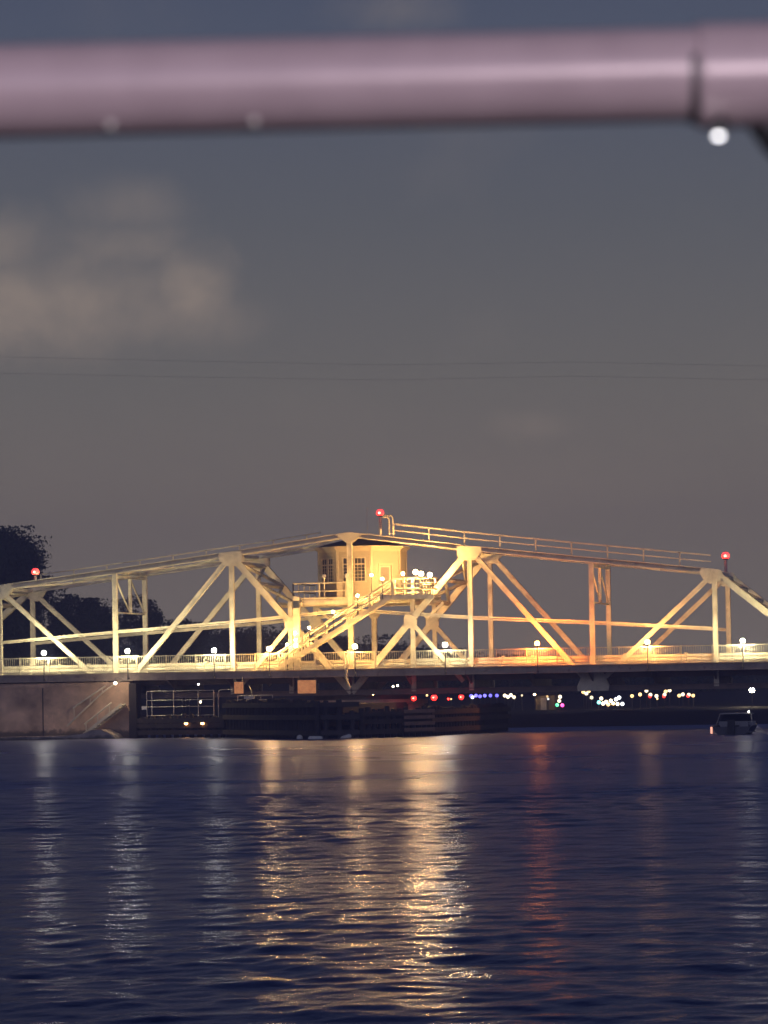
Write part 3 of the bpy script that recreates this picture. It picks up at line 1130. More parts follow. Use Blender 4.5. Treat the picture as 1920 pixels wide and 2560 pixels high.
# timber fender island round the pivot, pointing towards the camera
fender = thing('timber_fender', (0, -6, -1), 'dark timber fender of piles and planks round the pivot pier', 'fender')
outline = [(-14.2, .5), (-13.6, -2.6), (-7.0, -6.0), (-1.2, -15.5), (2.2, -20.0), (4.4, -19.0), (7.4, -12.5), (8.6, -2.0), (8.6, W + 2), (-14.2, W + 2)]
def ftop(x, y):
    return 1.42 if x < -7.1 else (2.35 if x < 3.5 else 1.75)


SHARE = {}
for i in range(len(outline)):
    a, b = Vector((*outline[i], 0)), Vector((*outline[(i + 1) % len(outline)], 0))
    if i >= 8:
        npile = 0
    else:
        npile = max(2, int((b - a).length / .62))
    for j in range(npile):
        q = a.lerp(b, (j + .5) / npile)
        zt = ftop(q.x, q.y) + rnd.uniform(-.08, .16)
        r_ = rnd.uniform(.15, .19)
        MB().lathe((q.x, q.y, 0), [(r_, -1.6), (r_, zt - .05), (r_ * .8, zt), (.01, zt + .02)], 7, False).build('pile', 'timber', fender)
    d = (b - a).normalized()
    nrm = Vector((d.y, -d.x, 0))
    zt = ftop((a.x + b.x) / 2, 0)
    for z in (.35, zt * .55, zt - .3):
        if i < 8:
            MB().beam(a + nrm * .24 + Vector((0, 0, z)), b + nrm * .24 + Vector((0, 0, z)), .30, .14, (0, 0, 1)).build('waler', 'timber_cap', fender)
MB().prism([(x * .96, y * .96 + .1) for x, y in outline if x < -6.9] + [(-7.0, W + 1.5)][:0] , 1.0, 1.30).build('deck_left', 'timber', fender) if False else None
MB().prism([(-13.9, .4), (-13.3, -2.3), (-7.0, -5.6), (-7.0, W + 1.6), (-13.9, W + 1.6)], 1.02, 1.30).build('walkway_deck', 'timber', fender)
MB().prism([(-6.95, -5.6), (-1.1, -15.0), (2.1, -19.5), (3.4, -18.9), (3.4, W + 1.6), (-6.95, W + 1.6)], 1.5, 2.05).build('raised_deck', 'timber', fender)
MB().prism([(3.45, -18.6), (4.2, -18.5), (7.1, -12.3), (8.3, -2.0), (8.3, W + 1.6), (3.45, W + 1.6)], 1.0, 1.55).build('lower_deck', 'timber', fender)
# stepped ledges on the right-hand nose; red lamplight is put into their pale colour
for i, z in enumerate((1.55, 1.18, .80, .42)):
    a, b = Vector((6.15, -15.5, z)), Vector((7.45, -12.6, z))
    MB().beam(a + Vector((.45, -.25, 0)), b + Vector((.45, -.25, 0)), .22, .10, (0, 0, 1)).build('lit_ledge', 'timber_red_lit', fender)

# pipe railing on the left walkway
wr = thing('walkway_railing', (-11, -3.4, 1.3), 'grey pipe railing with a rounded end on the fender walkway', 'railing')
def wy(x):
    return -2.3 - (x + 13.3) * .52
mb = MB()
for h in (1.75, 1.15, .72):
    mb.tube([(-13.3, wy(-13.3), 1.3 + h), (-8.1, wy(-8.1), 1.3 + h)], .028, 6)
mb.tube([(-13.3, wy(-13.3), 1.45), (-8.1, wy(-8.1), 1.45)], .022, 6)
mb.build('rail', 'galvanised', wr)
for x in (-13.3, -12.9, -11.2, -9.3, -8.1):
    MB().tube([(x, wy(x), 1.28), (x, wy(x), 3.06)], .03, 6).build('railing_post', 'galvanised', wr)
mb = MB()
mb.tube([(-7.75, wy(-7.75), 1.3), (-7.75, wy(-7.75), 2.85), (-7.65, wy(-7.6), 3.03), (-7.4, wy(-7.4), 3.07), (-6.7, wy(-6.8), 3.08)], .035, 8)
mb.build('end_hoop', 'galvanised', wr)
mb = MB().box(-13.62, -13.28, -2.42, -2.35, 1.85, 2.08).build('small_plate', 'white_float', wr)
wr2 = thing('raised_deck_railing', (-3, -8, 2.05), 'low grey pipe railing on the raised fender deck under the wide board', 'railing')
mb = MB()
for h in (.62, .35):
    mb.tube([(-6.2, -6.2, 2.05 + h), (-2.6, -11.8, 2.05 + h)], .03, 6)
mb.build('rail', 'galvanised', wr2)
for i in range(4):
    q = Vector((-6.2, -6.2, 0)).lerp(Vector((-2.6, -11.8, 0)), i / 3)
    MB().tube([(q.x, q.y, 2.04), (q.x, q.y, 2.7)], .03, 6).build('railing_post', 'galvanised', wr2)
t = thing('junction_box', (-6.2, -3.2, 2.05), 'grey electrical box on a stub post on the fender deck', 'box')
MB().box(-6.5, -5.82, -3.3, -3.1, 2.28, 2.62).build('case', 'grey_metal', t)
MB().tube([(-6.16, -3.2, 2.04), (-6.16, -3.2, 2.3)], .05, 8).tube([(-6.0, -3.2, 2.62), (-6.0, -3.2, 2.9), (-6.1, -3.1, 3.1), (-6.3, -2.7, 3.3)], .025, 6).build('conduit', 'grey_metal', t)

# fender lamps: two on the face of the left fender
for (x, lab) in ((-10.0, 'small warm bulkhead lamp on the fender face, left of the pair'), (-8.75, 'small warm bulkhead lamp on the fender face, right of the pair')):
    y = -2.6 - (x + 13.6) * .515 - .42
    t = thing('bulkhead_lamp', (x, y, .95), lab, 'lamp', 'pair of bulkhead lamps on the fender')
    MB().lathe((x, y, .93), [(.001, .22), (.24, .12), (.25, .06), (.15, .04)], 12).build('hood', 'dark_metal', t)
    MB().ball((x, y, .92), .12, 10, 6, .7).build('bulb', lamp_mat(GOLD, 6, .12), t)
    MB().beam((x, y, 1.1), (x, y + .3, 1.1), .05, .05, (0, 0, 1)).build('arm', 'dark_metal', t)

# white floats at the foot of the fender
t = thing('round_float', (.75, -19.1, 0), 'round white float bobbing at the fender foot, left of the three', 'float')
MB().ball((.75, -19.1, .06), .20, 12, 8).build('ball', 'white_float', t)
MB().tube([(.75, -19.1, .24), (.75, -19.1, .32)], .03, 6).build('eye', 'dark_metal', t)
t = thing('long_float', (2.5, -21.2, 0), 'long white float lying at the fender foot, middle of the three', 'float')
MB().tube([(1.75, -21.2, .05), (1.85, -21.2, .06), (2.55, -21.25, .06), (2.65, -21.25, .05)], .14, 10, radii=[.05, .14, .14, .05]).build('body', 'white_float', t)
MB().tube([(2.65, -21.25, .05), (2.8, -21.2, .05)], .03, 6).build('eye', 'dark_metal', t)
t = thing('tilted_float', (4.0, -20.1, 0), 'tilted white float at the fender foot, right of the three', 'float')
MB().tube([(3.55, -20.3, -.02), (3.62, -20.3, .0), (4.1, -20.25, .14), (4.2, -20.25, .16)], .15, 10, radii=[.06, .14, .15, .06]).build('body', 'white_float', t)
MB().tube([(4.2, -20.25, .16), (4.3, -20.2, .18)], .03, 6).build('eye', 'dark_metal', t)

# abutment wall and landing stair at the left
ab = thing('abutment', (-30, -1.6, -1), 'brown concrete abutment wall under the left end of the bridge', 'abutment')
MB().box(-46, -14.55, -1.95, -1.35, -1.5, 3.40).build('wall', 'concrete_wall', ab)
MB().box(-46.1, -14.5, -2.05, -1.30, 3.40, 3.70).build('coping', 'concrete_wall', ab)
for x in (-40, -34, -28, -20.5):
    MB().box(x - .03, x + .03, -1.98, -1.92, -1.0, 3.39).build('joint_strip', 'rubber', ab)
MB().box(-14.5, -14.0, -2.4, -1.2, -1.2, 3.6).build('corner_pile', 'timber', ab)
ft = MB()
prof = [(-46, .18), (-24.0, .20), (-18.4, .22), (-17.2, .34), (-16.6, .58), (-15.9, .60), (-15.2, .28), (-14.6, -.3)]
ft.plate([(a, b) for a, b in prof] + [(-14.6, -1.4), (-46, -1.4)], -4.2, -1.96)
ft.build('footing', 'concrete_footing', ab)
# approach road carried by the abutment on both ends
ap = thing('approach_span', (-46, 4, 3), 'dark approach road slab beyond the left end of the bridge', 'road span')
MB().box(-70, -32.1, -.4, W + .4, 3.6, 4.16).build('slab', 'deck_concrete', ap)
MB().box(-70, -32.1, -.4, -.1, 4.16, 5.0).build('parapet', 'deck_concrete', ap)
MB().box(-60, -58, 0, W, -1.5, 3.6).box(-34.6, -32.8, 0, W, -1.5, 3.6).build('support', 'concrete_wall', ap)
ap = thing('approach_span', (46, 4, 3), 'dark approach road slab beyond the right end of the bridge', 'road span')
MB().box(32.1, 70, -.4, W + .4, 3.6, 4.16).build('slab', 'deck_concrete', ap)
MB().box(32.1, 70, -.4, -.1, 4.16, 5.0).build('parapet', 'deck_concrete', ap)
MB().box(58, 60, 0, W, -1.5, 3.6).box(32.8, 34.6, 0, W, -1.5, 3.6).build('support', 'concrete_wall', ap)

ls = thing('landing_stair', (-16.5, -2.8, 0), 'steel stair with bright handrails running down the abutment to the water', 'staircase')
def lz(x):
    return .30 + (x + 17.35) * .745
for y in (-3.25, -2.25):
    MB().beam((-17.35, y, lz(-17.35)), (-14.75, y, lz(-14.75)), .06, .18).build('stringer', 'cream_paint', ls)
mb = MB()
mb.tube([(-17.3, -3.25, lz(-17.3) + .62), (-15.45, -3.25, lz(-15.45) + .62)], .065, 6)
hr = mb.build('handrail', 'cream_paint', ls)
for x in (-17.2, -16.4, -15.6):
    MB().tube([(x, -3.25, lz(x)), (x, -3.25, lz(x) + .62)], .035, 6).build('handrail_post', 'cream_paint', hr)
mb = MB()
for (xa, za, xb, zb_) in ((-18.78, .86, -16.30, 3.06), (-18.36, 2.04, -16.15, 3.45), (-16.3, 3.06, -14.9, 3.95)):
    mb.tube([(xa, -2.2, za), (xb, -2.2, zb_)], .06, 6)
hr = mb.build('wall_rail', 'cream_paint', ls)
for x, za, zb_ in ((-18.3, 1.29, 2.08), (-17.2, 2.26, 2.78), (-16.35, 3.01, 3.32)):
    MB().tube([(x, -2.2, za), (x, -2.2, zb_)], .03, 6).build('handrail_post', 'cream_paint', hr)
    MB().tube([(x, -2.2, za), (x, -1.95, za)], .03, 6).build('wall_bracket', 'cream_paint', hr)
for i in range(11):
    x = -17.3 + i * .245
    MB().box(x - .13, x + .13, -3.21, -2.29, lz(x) + .02, lz(x) + .07).build('tread', 'cream_paint', ls)
t = thing('stair_head_lamp', (-14.95, -2.9, 3.5), 'small white lamp at the head of the landing stair', 'lamp')
MB().ball((-14.95, -4.0, 3.62), .08, 10, 6).build('globe', cover_mat((.98, .98, .98)), t)
bulb(t, (-14.95, -4.0, 3.62), (1, .78, .55), 48, .07)
MB().lathe((-14.95, -4.0, 3.62), [(.06, .06), (.12, .10), (.001, .16)], 10).build('cap', 'dark_metal', t)
MB().tube([(-14.95, -4.0, 3.75), (-14.95, -4.0, 3.95), (-14.95, -2.35, 3.95)], .025, 6).build('bracket', 'dark_metal', t)
t = thing('underdeck_lamp', (-10.0, .5, 3.4), 'small white lamp under the deck above the walkway railing', 'lamp')
MB().ball((-10.3, -.3, 3.46), .06, 10, 6).build('globe', lamp_mat((1, .9, .75), 1.2, .06), t)
MB().tube([(-10.3, -.3, 3.52), (-10.3, -.3, 3.75)], .03, 6).build('stem', 'dark_metal', t)

# ================================================================== BOAT at right
boat = thing('motor_boat', (28.2, -25, 0), 'small dark motor boat with a windscreen frame floating at the right', 'boat')
def hull_ring(y, hw, zk, zs):
    return [(28.0 - hw, y, zs), (28.0 - hw * .86, y, zs * .35), (28.0 - hw * .45, y, zk), (28.0 + hw * .45, y, zk), (28.0 + hw * .86, y, zs * .35), (28.0 + hw, y, zs)]
secs = [(-28.0, 1.10, -.25, .46), (-26.5, 1.18, -.28, .48), (-25, 1.16, -.28, .52), (-23.6, .85, -.2, .60), (-22.6, .35, -.02, .70), (-22.2, .05, .3, .74)]
mb = MB()
rings = [hull_ring(*s) for s in secs]
vs = [p for r_ in rings for p in r_]
fs = [(i * 6 + k, i * 6 + k + 1, (i + 1) * 6 + k + 1, (i + 1) * 6 + k) for i in range(5) for k in range(5)]
fs.append((0, 1, 2, 3, 4, 5))
fs += [(i * 6, (i + 1) * 6, (i + 1) * 6 + 5, i * 6 + 5) for i in range(2, 5)]
mb.add(vs, fs)
mb.build('hull', 'hull_dark', boat)
MB().box(26.9, 29.1, -27.95, -25, .12, .16).build('cockpit_floor', 'hull_white', boat)
MB().beam((26.86, -28, .50), (26.86, -25, .54), .08, .06, (1, 0, 0)).build('gunwale', 'hull_white', boat)
MB().beam((29.14, -28, .50), (29.14, -25, .54), .08, .06, (1, 0, 0)).build('gunwale', 'hull_white', boat)
MB().box(26.95, 29.05, -24.98, -24.6, .5, .74).build('dashboard', 'hull_white', boat)
mb = MB()
for x0, x1 in ((26.95, 27.1), (29.05, 28.9)):
    mb.tube([(x0, -26.6, .5), (x1, -25.6, 1.18), (x1, -24.4, 1.16)], .03, 6)
mb.tube([(27.1, -25.6, 1.18), (28.9, -25.6, 1.18)], .03, 6)
mb.build('canopy_frame', 'galvanised', boat)
MB().box(27.08, 28.92, -25.6, -24.2, 1.19, 1.23).build('canopy', 'hull_dark', boat)
MB().add([(27.0, -24.8, .74), (29.0, -24.8, .74), (28.85, -24.3, 1.15), (27.15, -24.3, 1.15)], [(0, 1, 2, 3)]).build('windscreen', 'window_glass', boat)
MB().box(27.2, 27.7, -26.6, -26.1, .16, .70).build('seat', 'hull_white', boat)
MB().box(28.3, 28.8, -26.6, -26.1, .16, .70).build('seat', 'hull_white', boat)
MB().box(27.8, 28.2, -28.3, -28.0, -.2, .85).build('outboard_motor', 'rubber', boat)
MB().ball((28.75, -25.6, 1.28), .045, 8, 6).build('stern_light', lamp_mat((1, .95, .9), .6, .045), boat)
MB().box(26.80, 26.90, -28.06, -27.9, .08, .46).build('lit_side_strip', glow('boat_glow', (1.0, .42, .25), 1.6), boat)  # glowing strip imitates light falling on the boat's left side

# ================================================================== FAR BANK LIGHTS
FB = {'white': (1, .80, .50), 'blue': (.16, .14, 1.0), 'red': REDC, 'gold': (1, .6, .22), 'green': (.1, 1, .45), 'magenta': (1, .06, .35), 'teal': (.2, .9, .85), 'cool': (.85, .92, 1.0)}


def shore_lamp(x, z, c, wt, r, label, group, y=50.0):
    zb = far_h(x, y) - .1
    t = thing('shore_lamp', (x, y, zb), label, 'lamp', group)
    MB().tube([(x, y, zb), (x, y, max(z - r * .6, zb + .1))], .03, 5).build('lamp_post', 'dark_metal', t)
    if wt > 50:
        MB().ball((x, y, z), r, 8, 6).build('globe', cover_mat((.98, .98, .98)), t)
        bulb(t, (x, y, z), FB[c], wt, r * .9)
    else:
        MB().ball((x, y, z), r, 8, 6).build('globe', lamp_mat(FB[c], wt, r), t)


SHORE = [
    ('short blue row on the far bank', 'row of blue lights', [(-1.04, 2.26, 'blue', 7), (-.66, 2.28, 'blue', 8), (-.34, 2.22, 'blue', 5), (.04, 2.27, 'blue', 7), (.49, 2.27, 'blue', 6), (1.0, 2.26, 'blue', 5)]),
    ('white cluster right of the blue row', 'white cluster by the blue row', [(-.95, 2.16, 'cool', 6), (1.63, 2.25, 'white', 7), (1.88, 2.15, 'white', 9), (2.11, 2.27, 'white', 9), (2.36, 2.11, 'white', 6)]),
    ('coloured cluster beside the shed', 'coloured lights beside the shed', [(6.0, 2.08, 'white', 10), (5.76, 1.45, 'green', 5), (6.17, 1.42, 'magenta', 11), (5.93, 1.77, 'white', 6)]),
    ('gold cluster under the large gusset', 'gold cluster under the gusset', [(7.83, 2.43, 'gold', 6), (8.08, 2.3, 'white', 8), (8.27, 2.48, 'gold', 6), (8.48, 1.98, 'white', 4)]),
    ('brightest multi-coloured far cluster', 'multi-coloured cluster', [(9.04, 1.6, 'teal', 10), (9.24, 1.9, 'white', 9), (9.38, 1.5, 'white', 15), (9.62, 1.62, 'white', 15), (9.79, 1.42, 'gold', 8), (9.99, 1.71, 'white', 15), (10.17, 1.5, 'gold', 14), (10.4, 1.82, 'cool', 14), (10.65, 1.94, 'cool', 14), (10.51, 1.45, 'white', 15), (10.89, 1.45, 'cool', 14)]),
    ('longer warm row on the far bank', 'row of warm lights', [(11.66, 2.05, 'gold', 6), (12.29, 2.16, 'gold', 8), (12.79, 2.44, 'white', 7), (13.06, 2.0, 'red', 6), (13.1, 2.12, 'white', 8), (13.57, 2.02, 'white', 8), (14.16, 1.98, 'red', 5), (14.2, 2.1, 'white', 7), (14.29, 2.35, 'gold', 6), (14.6, 2.44, 'white', 7)]),
    ('last short warm row on the bank', 'last row of warm lights', [(15.34, 2.02, 'gold', 6), (15.63, 2.11, 'white', 7), (16.03, 1.98, 'red', 5), (16.1, 2.08, 'white', 6), (16.43, 2.0, 'gold', 6)]),
]
ORD = ['first', 'second', 'third', 'fourth', 'fifth', 'sixth', 'seventh', 'eighth', 'ninth', 'tenth', 'eleventh']
TONE = {'white': 'warm white', 'blue': 'blue', 'red': 'red', 'gold': 'golden', 'green': 'green', 'magenta': 'magenta', 'teal': 'teal', 'cool': 'cool white'}
for lab, grp, pts in SHORE:
    pts = sorted(pts)
    for i, (x, z, c, wt) in enumerate(pts):
        shore_lamp(x, z, c, wt * .17, .14, '%s lamp, %s from the left in the %s' % (TONE[c], ORD[i], lab), grp)
rs = random.Random(42)
faint = sorted(rs.choice((rs.uniform(-9, -1.5), rs.uniform(2.6, 18))) for i in range(11))
for i, x in enumerate(faint):
    c = rs.choice(('white', 'gold', 'gold', 'red', 'cool'))
    shore_lamp(x, rs.uniform(1.75, 2.55), c, rs.uniform(.12, .5), rs.uniform(.06, .09),
               'tiny faint %s light between the brighter clusters, %s from the left' % (TONE[c], ORD[i]), 'scattered faint far bank lights')
shore_lamp(21.0, 2.36, 'white', 130, .22, 'big bright white lamp on the far bank at the right edge', 'single lamps on the far bank')
for (x, z, c, wt, lab) in ((-1.6, 3.1, 'white', 3, 'tiny white lamp behind the pivot, left of three'), (-.05, 3.1, 'white', 3.5, 'tiny white lamp behind the pivot, middle of three'),
                           (.27, 3.15, 'white', 3.5, 'tiny white lamp behind the pivot, right of three'), (-1.47, 2.6, 'gold', 10, 'yellow lamp low behind the pivot pier'),
                           (-15.1, 3.05, 'white', 3, 'tiny white lamp seen through the walkway railing, left of three'), (-14.85, 3.05, 'white', 5, 'tiny white lamp seen through the walkway railing, middle of three'),
                           (-14.6, 3.07, 'white', 5, 'tiny white lamp seen through the walkway railing, right of three'), (-13.8, 2.25, 'white', 6, 'small white lamp low behind the walkway railing')):
    t = thing('tiny_lamp', (x, 14, 0), lab, 'lamp', 'tiny lamps behind the bridge')
    zb = min(far_h(x, 14), z) - .1
    MB().tube([(x, 14, -1.2), (x, 14, z)], .03, 5).build('lamp_post', 'dark_metal', t)
    MB().ball((x, 14, z), .07, 8, 6).build('globe', lamp_mat(FB[c], wt * .5, .07), t)
# shed on the far bank
sh = thing('bank_shed', (4.65, 52, .8), 'small tan shed lit by the lamps on the far bank', 'shed')
zb = far_h(4.6, 52) - .3
MB().box(3.9, 5.4, 51, 53, zb, 2.2).build('wall', 'shed_wall', sh)
MB().add([(3.75, 50.8, 2.2), (5.55, 50.8, 2.2), (5.55, 53.2, 2.2), (3.75, 53.2, 2.2), (3.75, 52, 2.75), (5.55, 52, 2.75)],
         [(0, 1, 5, 4), (2, 3, 4, 5), (0, 4, 3), (1, 2, 5), (0, 3, 2, 1)]).build('roof', 'roof_felt', sh)
MB().box(4.3, 4.75, 50.97, 51.0, zb + .2, 2.0).build('door', 'cream_paint_dull', sh)
shore_lamp(4.0, 2.3, 'gold', 9, .07, 'small golden lamp at the left corner of the tan shed', 'single lamps on the far bank', 50.0)

# ================================================================== TREES
def tree(name, x, y, h, cw, label, group, n_clump=60, leaves=150, leaf=.45, m='leaf_dark', seed=1, low=.25, shape=None):
    rr = np.random.default_rng(seed)
    zb = far_h(x, y) - .15
    t = thing(name, (x, y, zb), label, 'tree', group)
    tb = MB()
    lean = rr.uniform(-.4, .4)
    trunk = [(x, y, zb), (x + lean * .3, y, zb + h * .2), (x + lean, y + .2, zb + h * .45), (x + lean * 1.2, y, zb + h * .75)]
    r0 = h * .028
    tb.tube(trunk, r0, 9, radii=[r0 * 1.3, r0, r0 * .75, r0 * .25])
    cl = []
    for i in range(n_clump):
        if shape:
            cx, cz, sx, sz = shape[i % len(shape)]
        else:
            cx, cz, sx, sz = 0, .62, 1, .38
        u = rr.normal(size=3)
        u /= np.linalg.norm(u)
        rad = rr.uniform(.35, 1.0) ** .6
        c = np.array([x + cx * cw + u[0] * rad * cw * sx, y + u[1] * rad * cw * .8, zb + h * (cz + u[2] * rad * sz)])
        if c[2] < zb + h * low * .6:
            c[2] = zb + h * low * .6 + rr.uniform(0, .5)
        cl.append(c)
    for i in range(0, n_clump, 3):
        s = rr.uniform(.2, .7)
        p0 = Vector(trunk[1]).lerp(Vector(trunk[3]), s)
        p2 = Vector(cl[i])
        p1 = p0.lerp(p2, .5) + Vector((0, 0, -.06 * h * rr.uniform(-.5, 1)))
        tb.tube([p0, p1, p2], .1, 5, radii=[r0 * .4, r0 * .22, .03])
    tb.build('trunk', 'bark', t)
    C = np.array(cl)
    N = n_clump * leaves
    cidx = np.repeat(np.arange(n_clump), leaves)
    spread = cw * rr.uniform(.13, .26, n_clump)[cidx][:, None]
    pos = C[cidx] + np.clip(rr.normal(size=(N, 3)), -1.6, 1.6) * spread * np.array([1, 1, .75])
    d1 = rr.normal(size=(N, 3))
    d1 /= np.linalg.norm(d1, axis=1)[:, None]
    d2 = np.cross(d1, rr.normal(size=(N, 3)))
    d2 /= np.linalg.norm(d2, axis=1)[:, None]
    sz = leaf * rr.uniform(.5, 1.2, (N, 1))
    quad = np.stack([pos - d1 * sz, pos + d2 * sz * .5, pos + d1 * sz, pos - d2 * sz * .5], 1).reshape(-1, 3)
    me = bpy.data.meshes.new('crown')
    me.vertices.add(N * 4)
    me.vertices.foreach_set('co', quad.ravel())
    me.loops.add(N * 4)
    me.loops.foreach_set('vertex_index', np.arange(N * 4, dtype=np.int32))
    me.polygons.add(N)
    me.polygons.foreach_set('loop_start', np.arange(0, N * 4, 4, dtype=np.int32))
    me.update(calc_edges=True)
    me.materials.append(MATS[m])
    o = bpy.data.objects.new('crown', me)
    link(o, t)
    return t


GT = 'trees on the bank behind the bridge'
tree('oak_tree', -46.2, 70, 12.6, 4.9, 'tallest dark tree, rising above the left end of the bridge', GT, 120, 620, .17, seed=3, low=.2,
     shape=[(0, .60, 1.0, .40), (.35, .62, .66, .30), (-.5, .6, .7, .35), (.05, .84, .5, .14)])
tree('bank_tree', -38.9, 72, 7.0, 2.8, 'dark rounded tree just right of the tallest one behind the left panel', GT, 70, 340, .16, seed=5)
tree('bank_tree', -35.0, 76, 7.6, 2.0, 'thin dark tree with sky showing through its top behind the left sway frame', GT, 30, 190, .16, seed=8, shape=[(0, .70, 1.1, .24), (.3, .55, .8, .25)])
tree('bank_tree', -42.5, 60, 6.6, 3.2, 'low dense dark tree in front of the tallest tree', GT, 70, 340, .16, seed=9, m='leaf_mid')
tree('bank_tree', -30.6, 74, 4.4, 2.6, 'low round dark tree behind the middle of the left diagonals', GT, 55, 300, .16, seed=12)
tree('bank_tree', -26.4, 78, 4.4, 2.6, 'dark bushy tree left of the third railing lamp', GT, 55, 300, .16, seed=15)
tree('bank_tree', -22.0, 84, 3.8, 2.4, 'dark bushy tree right of the third railing lamp', GT, 50, 300, .16, seed=18)
tree('bank_tree', -18.6, 82, 4.6, 2.1, 'pointed dark tree left of the platform column', GT, 50, 280, .16, seed=21, shape=[(0, .55, 1, .35), (0, .8, .5, .2)])
tree('bank_tree', -13.6, 90, 3.3, 2.3, 'low dark tree behind the staircase', GT, 45, 280, .16, seed=24)
tree('bank_tree', -8.6, 92, 2.9, 2.2, 'low dark tree behind the pivot', GT, 45, 280, .16, seed=27)
tree('bank_tree', -3.0, 95, 2.8, 2.0, 'low dark tree right of the pivot, ahead of the far wood', GT, 45, 280, .16, seed=30)
tree('bank_tree', -48.6, 52, 6.5, 4.0, 'wide low dark tree at the left edge of the picture', GT, 60, 320, .16, seed=33, m='leaf_mid')


def far_wood():
    rr = np.random.default_rng(77)
    pos = []
    for i in range(420):
        x = rr.uniform(-120, 90)
        y = rr.uniform(100, 150)
        hb = 3.0 if x > -8 else (3.0 + min(1.6, (-8 - x) * .08))
        hb *= rr.uniform(.65, 1.05)
        zb = far_h(x, y)
        n = 330
        p = np.clip(rr.normal(size=(n, 3)), -1.5, 1.5) * np.array([1.7, 1.4, .30 * hb]) + np.array([x, y, zb + hb * .5])
        pos.append(p)
    pos = np.concatenate(pos)
    pos[:, 2] = np.maximum(pos[:, 2], .6)
    N = len(pos)
    d1 = rr.normal(size=(N, 3))
    d1 /= np.linalg.norm(d1, axis=1)[:, None]
    d2 = np.cross(d1, rr.normal(size=(N, 3)))
    d2 /= np.linalg.norm(d2, axis=1)[:, None]
    sz = .2 * rr.uniform(.5, 1.2, (N, 1))
    quad = np.stack([pos - d1 * sz, pos + d2 * sz * .55, pos + d1 * sz, pos - d2 * sz * .55], 1).reshape(-1, 3)
    me = bpy.data.meshes.new('far_wood')
    me.vertices.add(N * 4)
    me.vertices.foreach_set('co', quad.ravel())
    me.loops.add(N * 4)
    me.loops.foreach_set('vertex_index', np.arange(N * 4, dtype=np.int32))
    me.polygons.add(N)
    me.polygons.foreach_set('loop_start', np.arange(0, N * 4, 4, dtype=np.int32))
    me.update(calc_edges=True)
    me.materials.append(MATS['leaf_dark'])
    o = bpy.data.objects.new('far_wood', me)
    link(o, None, 'dark low band of far woodland behind the bridge', 'woodland', None, 'stuff')


far_wood()

# overhead wires high behind the bridge
for (zs, lab) in (((33.2, 31.15, 30.2, 29.38, 29.08, 28.23, 27.2), 'upper of two faint overhead wires crossing the sky'),
                  ((31.8, 29.78, 28.88, 28.14, 27.94, 27.11, 26.0), 'lower of two faint overhead wires crossing the sky')):
    xs_ = (-80, -42.2, -25.1, -9.6, 6.25, 21.8, 50)
    pts = []
    for i in range(60):
        x = -80 + 130 * i / 59
        pts.append((x, 60, float(np.interp(x, xs_, zs))))
    MB().tube(pts, .0065, 5).build('overhead_wire', 'dark_metal', None, lab, 'wire', 'overhead wires')

# ================================================================== BOAT CANOPY PIPE in the foreground
def pipe_mat():
    m = bpy.data.materials.new('pipe_pink')
    m.use_nodes = True
    g = NG(m.node_tree)
    b = g.n['Principled BSDF']
    geo = g.node('ShaderNodeNewGeometry')
    n = g.noise(geo.outputs['Position'], 30, 6, .6)
    g.l.new(g.ramp(n, [(.3, (.50, .385, .41)), (.7, (.58, .45, .475))]), b.inputs['Base Color'])
    b.inputs['Metallic'].default_value = .05
    b.inputs['Specular IOR Level'].default_value = .42
    b.inputs['Roughness'].default_value = .33
    MATS['pipe_pink'] = m


pipe_mat()
a0 = Vector((51.7374, -245.0933, 3.2745))
a1 = Vector((52.0475, -245.0307, 3.2770))
ax = (a1 - a0).normalized()
rail = thing('canopy_rail', a0 + ax * .15, 'blurred pinkish metal pipe of the boat canopy across the top of the view', 'pipe rail')
MB().tube([a0 - ax * 1.2, a0, a1, a1 + ax * 1.0], .0213, 40).build('pipe', 'pipe_pink', rail)
c0 = a1 + ax * .0 + Vector((0, 0, -.001))
MB().tube([c0, c0 + ax * .0006, c0 + ax * .0015, c0 + ax * .003, c0 + ax * .30], .0236, 40, radii=[.0213, .0234, .0240, .0240, .0240]).build('sleeve', 'pipe_pink', rail)
MB().tube([c0 - ax * .0032, c0 - ax * .0002], .0216, 40).build('shadow_ring', 'dark_metal', rail)  # dark ring stands in for the shadow line where the sleeve begins
sc = Vector((52.0598, -245.0491, 3.2455))
glint = thing('glint_bolt', sc, 'tiny bolt head under the pipe sleeve at the upper right, glowing to imitate a bright white glint', 'lamp')  # no lamp: a bolt head whose bright glint is imitated by emission
MB().ball(sc, .0019, 16, 10, .55).build('lens', glow('glint_glow', (1.0, .97, 1.0), 6.0), glint)  # glowing ball stands in for light glinting off the bolt head
MB().tube([sc + Vector((0, .004, .003)), sc + Vector((0, .014, .012))], .003, 10).build('stem', 'dark_metal', glint)
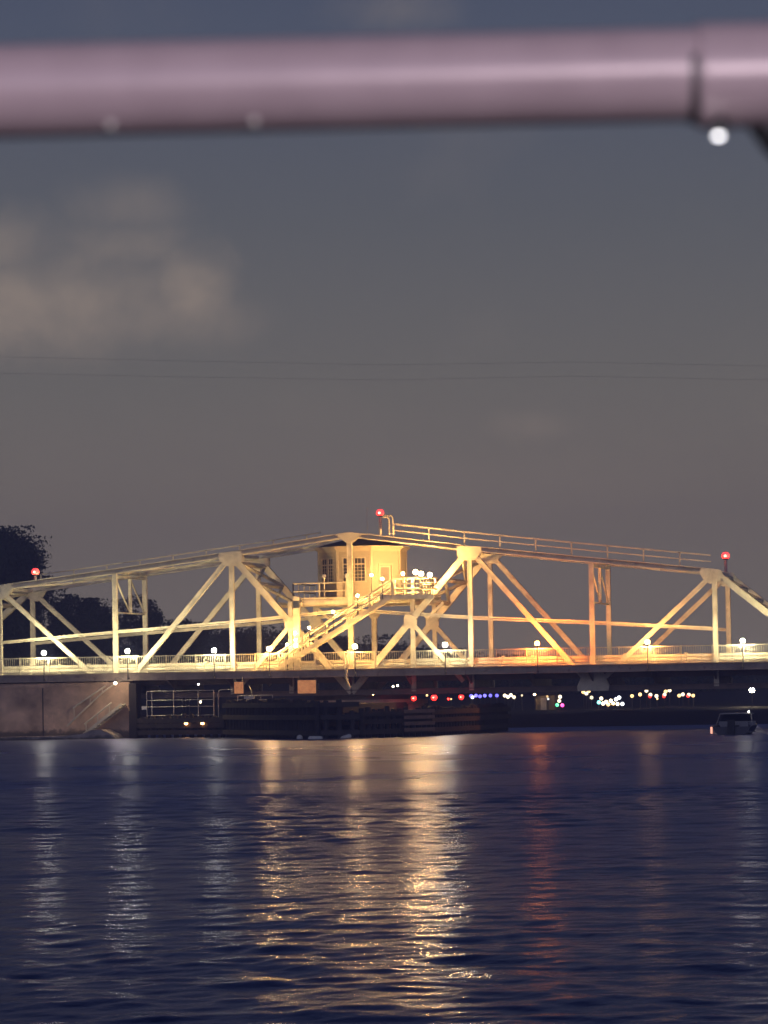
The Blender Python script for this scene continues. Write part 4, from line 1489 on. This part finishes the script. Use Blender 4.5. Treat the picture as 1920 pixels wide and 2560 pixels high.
s0 = c0 + ax * .030 + Vector((0, .004, -.016))
MB().tube([s0, s0 + ax * .008 + Vector((0, .001, -.012)), s0 + ax * .022 + Vector((0, .002, -.026)), s0 + ax * .06 + Vector((0, .004, -.062)), s0 + ax * .3 + Vector((0, .02, -.30)), s0 + ax * .34 + Vector((0, .02, -1.2))],
          .010, 20).build('strut', 'dark_metal', rail)
for px in (.053, .118):
    q = a0 + ax * px + Vector((0, -.012, -.0185))
    MB().ball(q, .0021, 10, 6).build('rivet', 'white_float', rail)
MB().tube([a0 - ax * 1.2, a0 - ax * 1.22 + Vector((0, 0, -.05)), a0 - ax * 1.22 + Vector((0, 0, -1.5))], .0205, 20).build('leg', 'pipe_pink', rail)

# the boat's own cabin lamp behind the viewer, which lights the pipe
cl = thing('cabin_lamp', (52.9, -247.5, 3.6), 'small white cabin lamp of the viewing boat, behind the camera', 'lamp')
MB().lathe((52.95, -247.6, 3.62), [(.001, .05), (.11, .045), (.11, .0), (.09, -.005)], 16).build('housing', 'hull_white', cl)
MB().lathe((52.95, -247.6, 3.62), [(.088, -.006), (.06, -.035), (.001, -.045)], 16).build('diffuser', cover_mat((.95, .95, .95)), cl)
bulb(cl, (52.95, -247.6, 3.60), (1.0, .86, .92), 72, .05)
MB().tube([(52.95, -247.6, 3.66), (52.95, -247.6, 3.9)], .012, 8).build('stem', 'hull_white', cl)

# ================================================================== NIGHT HAZE over the river
hm = bpy.data.materials.new('haze')
hm.use_nodes = True
hm.node_tree.nodes.remove(hm.node_tree.nodes['Principled BSDF'])
hv = hm.node_tree.nodes.new('ShaderNodeVolumePrincipled')
hv.inputs['Color'].default_value = (.44, .50, 1.0, 1)
hv.inputs['Density'].default_value = .0013
hv.inputs['Anisotropy'].default_value = .2
hm.node_tree.links.new(hv.outputs[0], hm.node_tree.nodes['Material Output'].inputs['Volume'])
MATS['haze'] = hm
MB().box(-410, 410, -410, 430, -3.0, 34.0).build('haze', 'haze', None, 'thin bluish night haze over the river', 'haze', None, 'stuff')
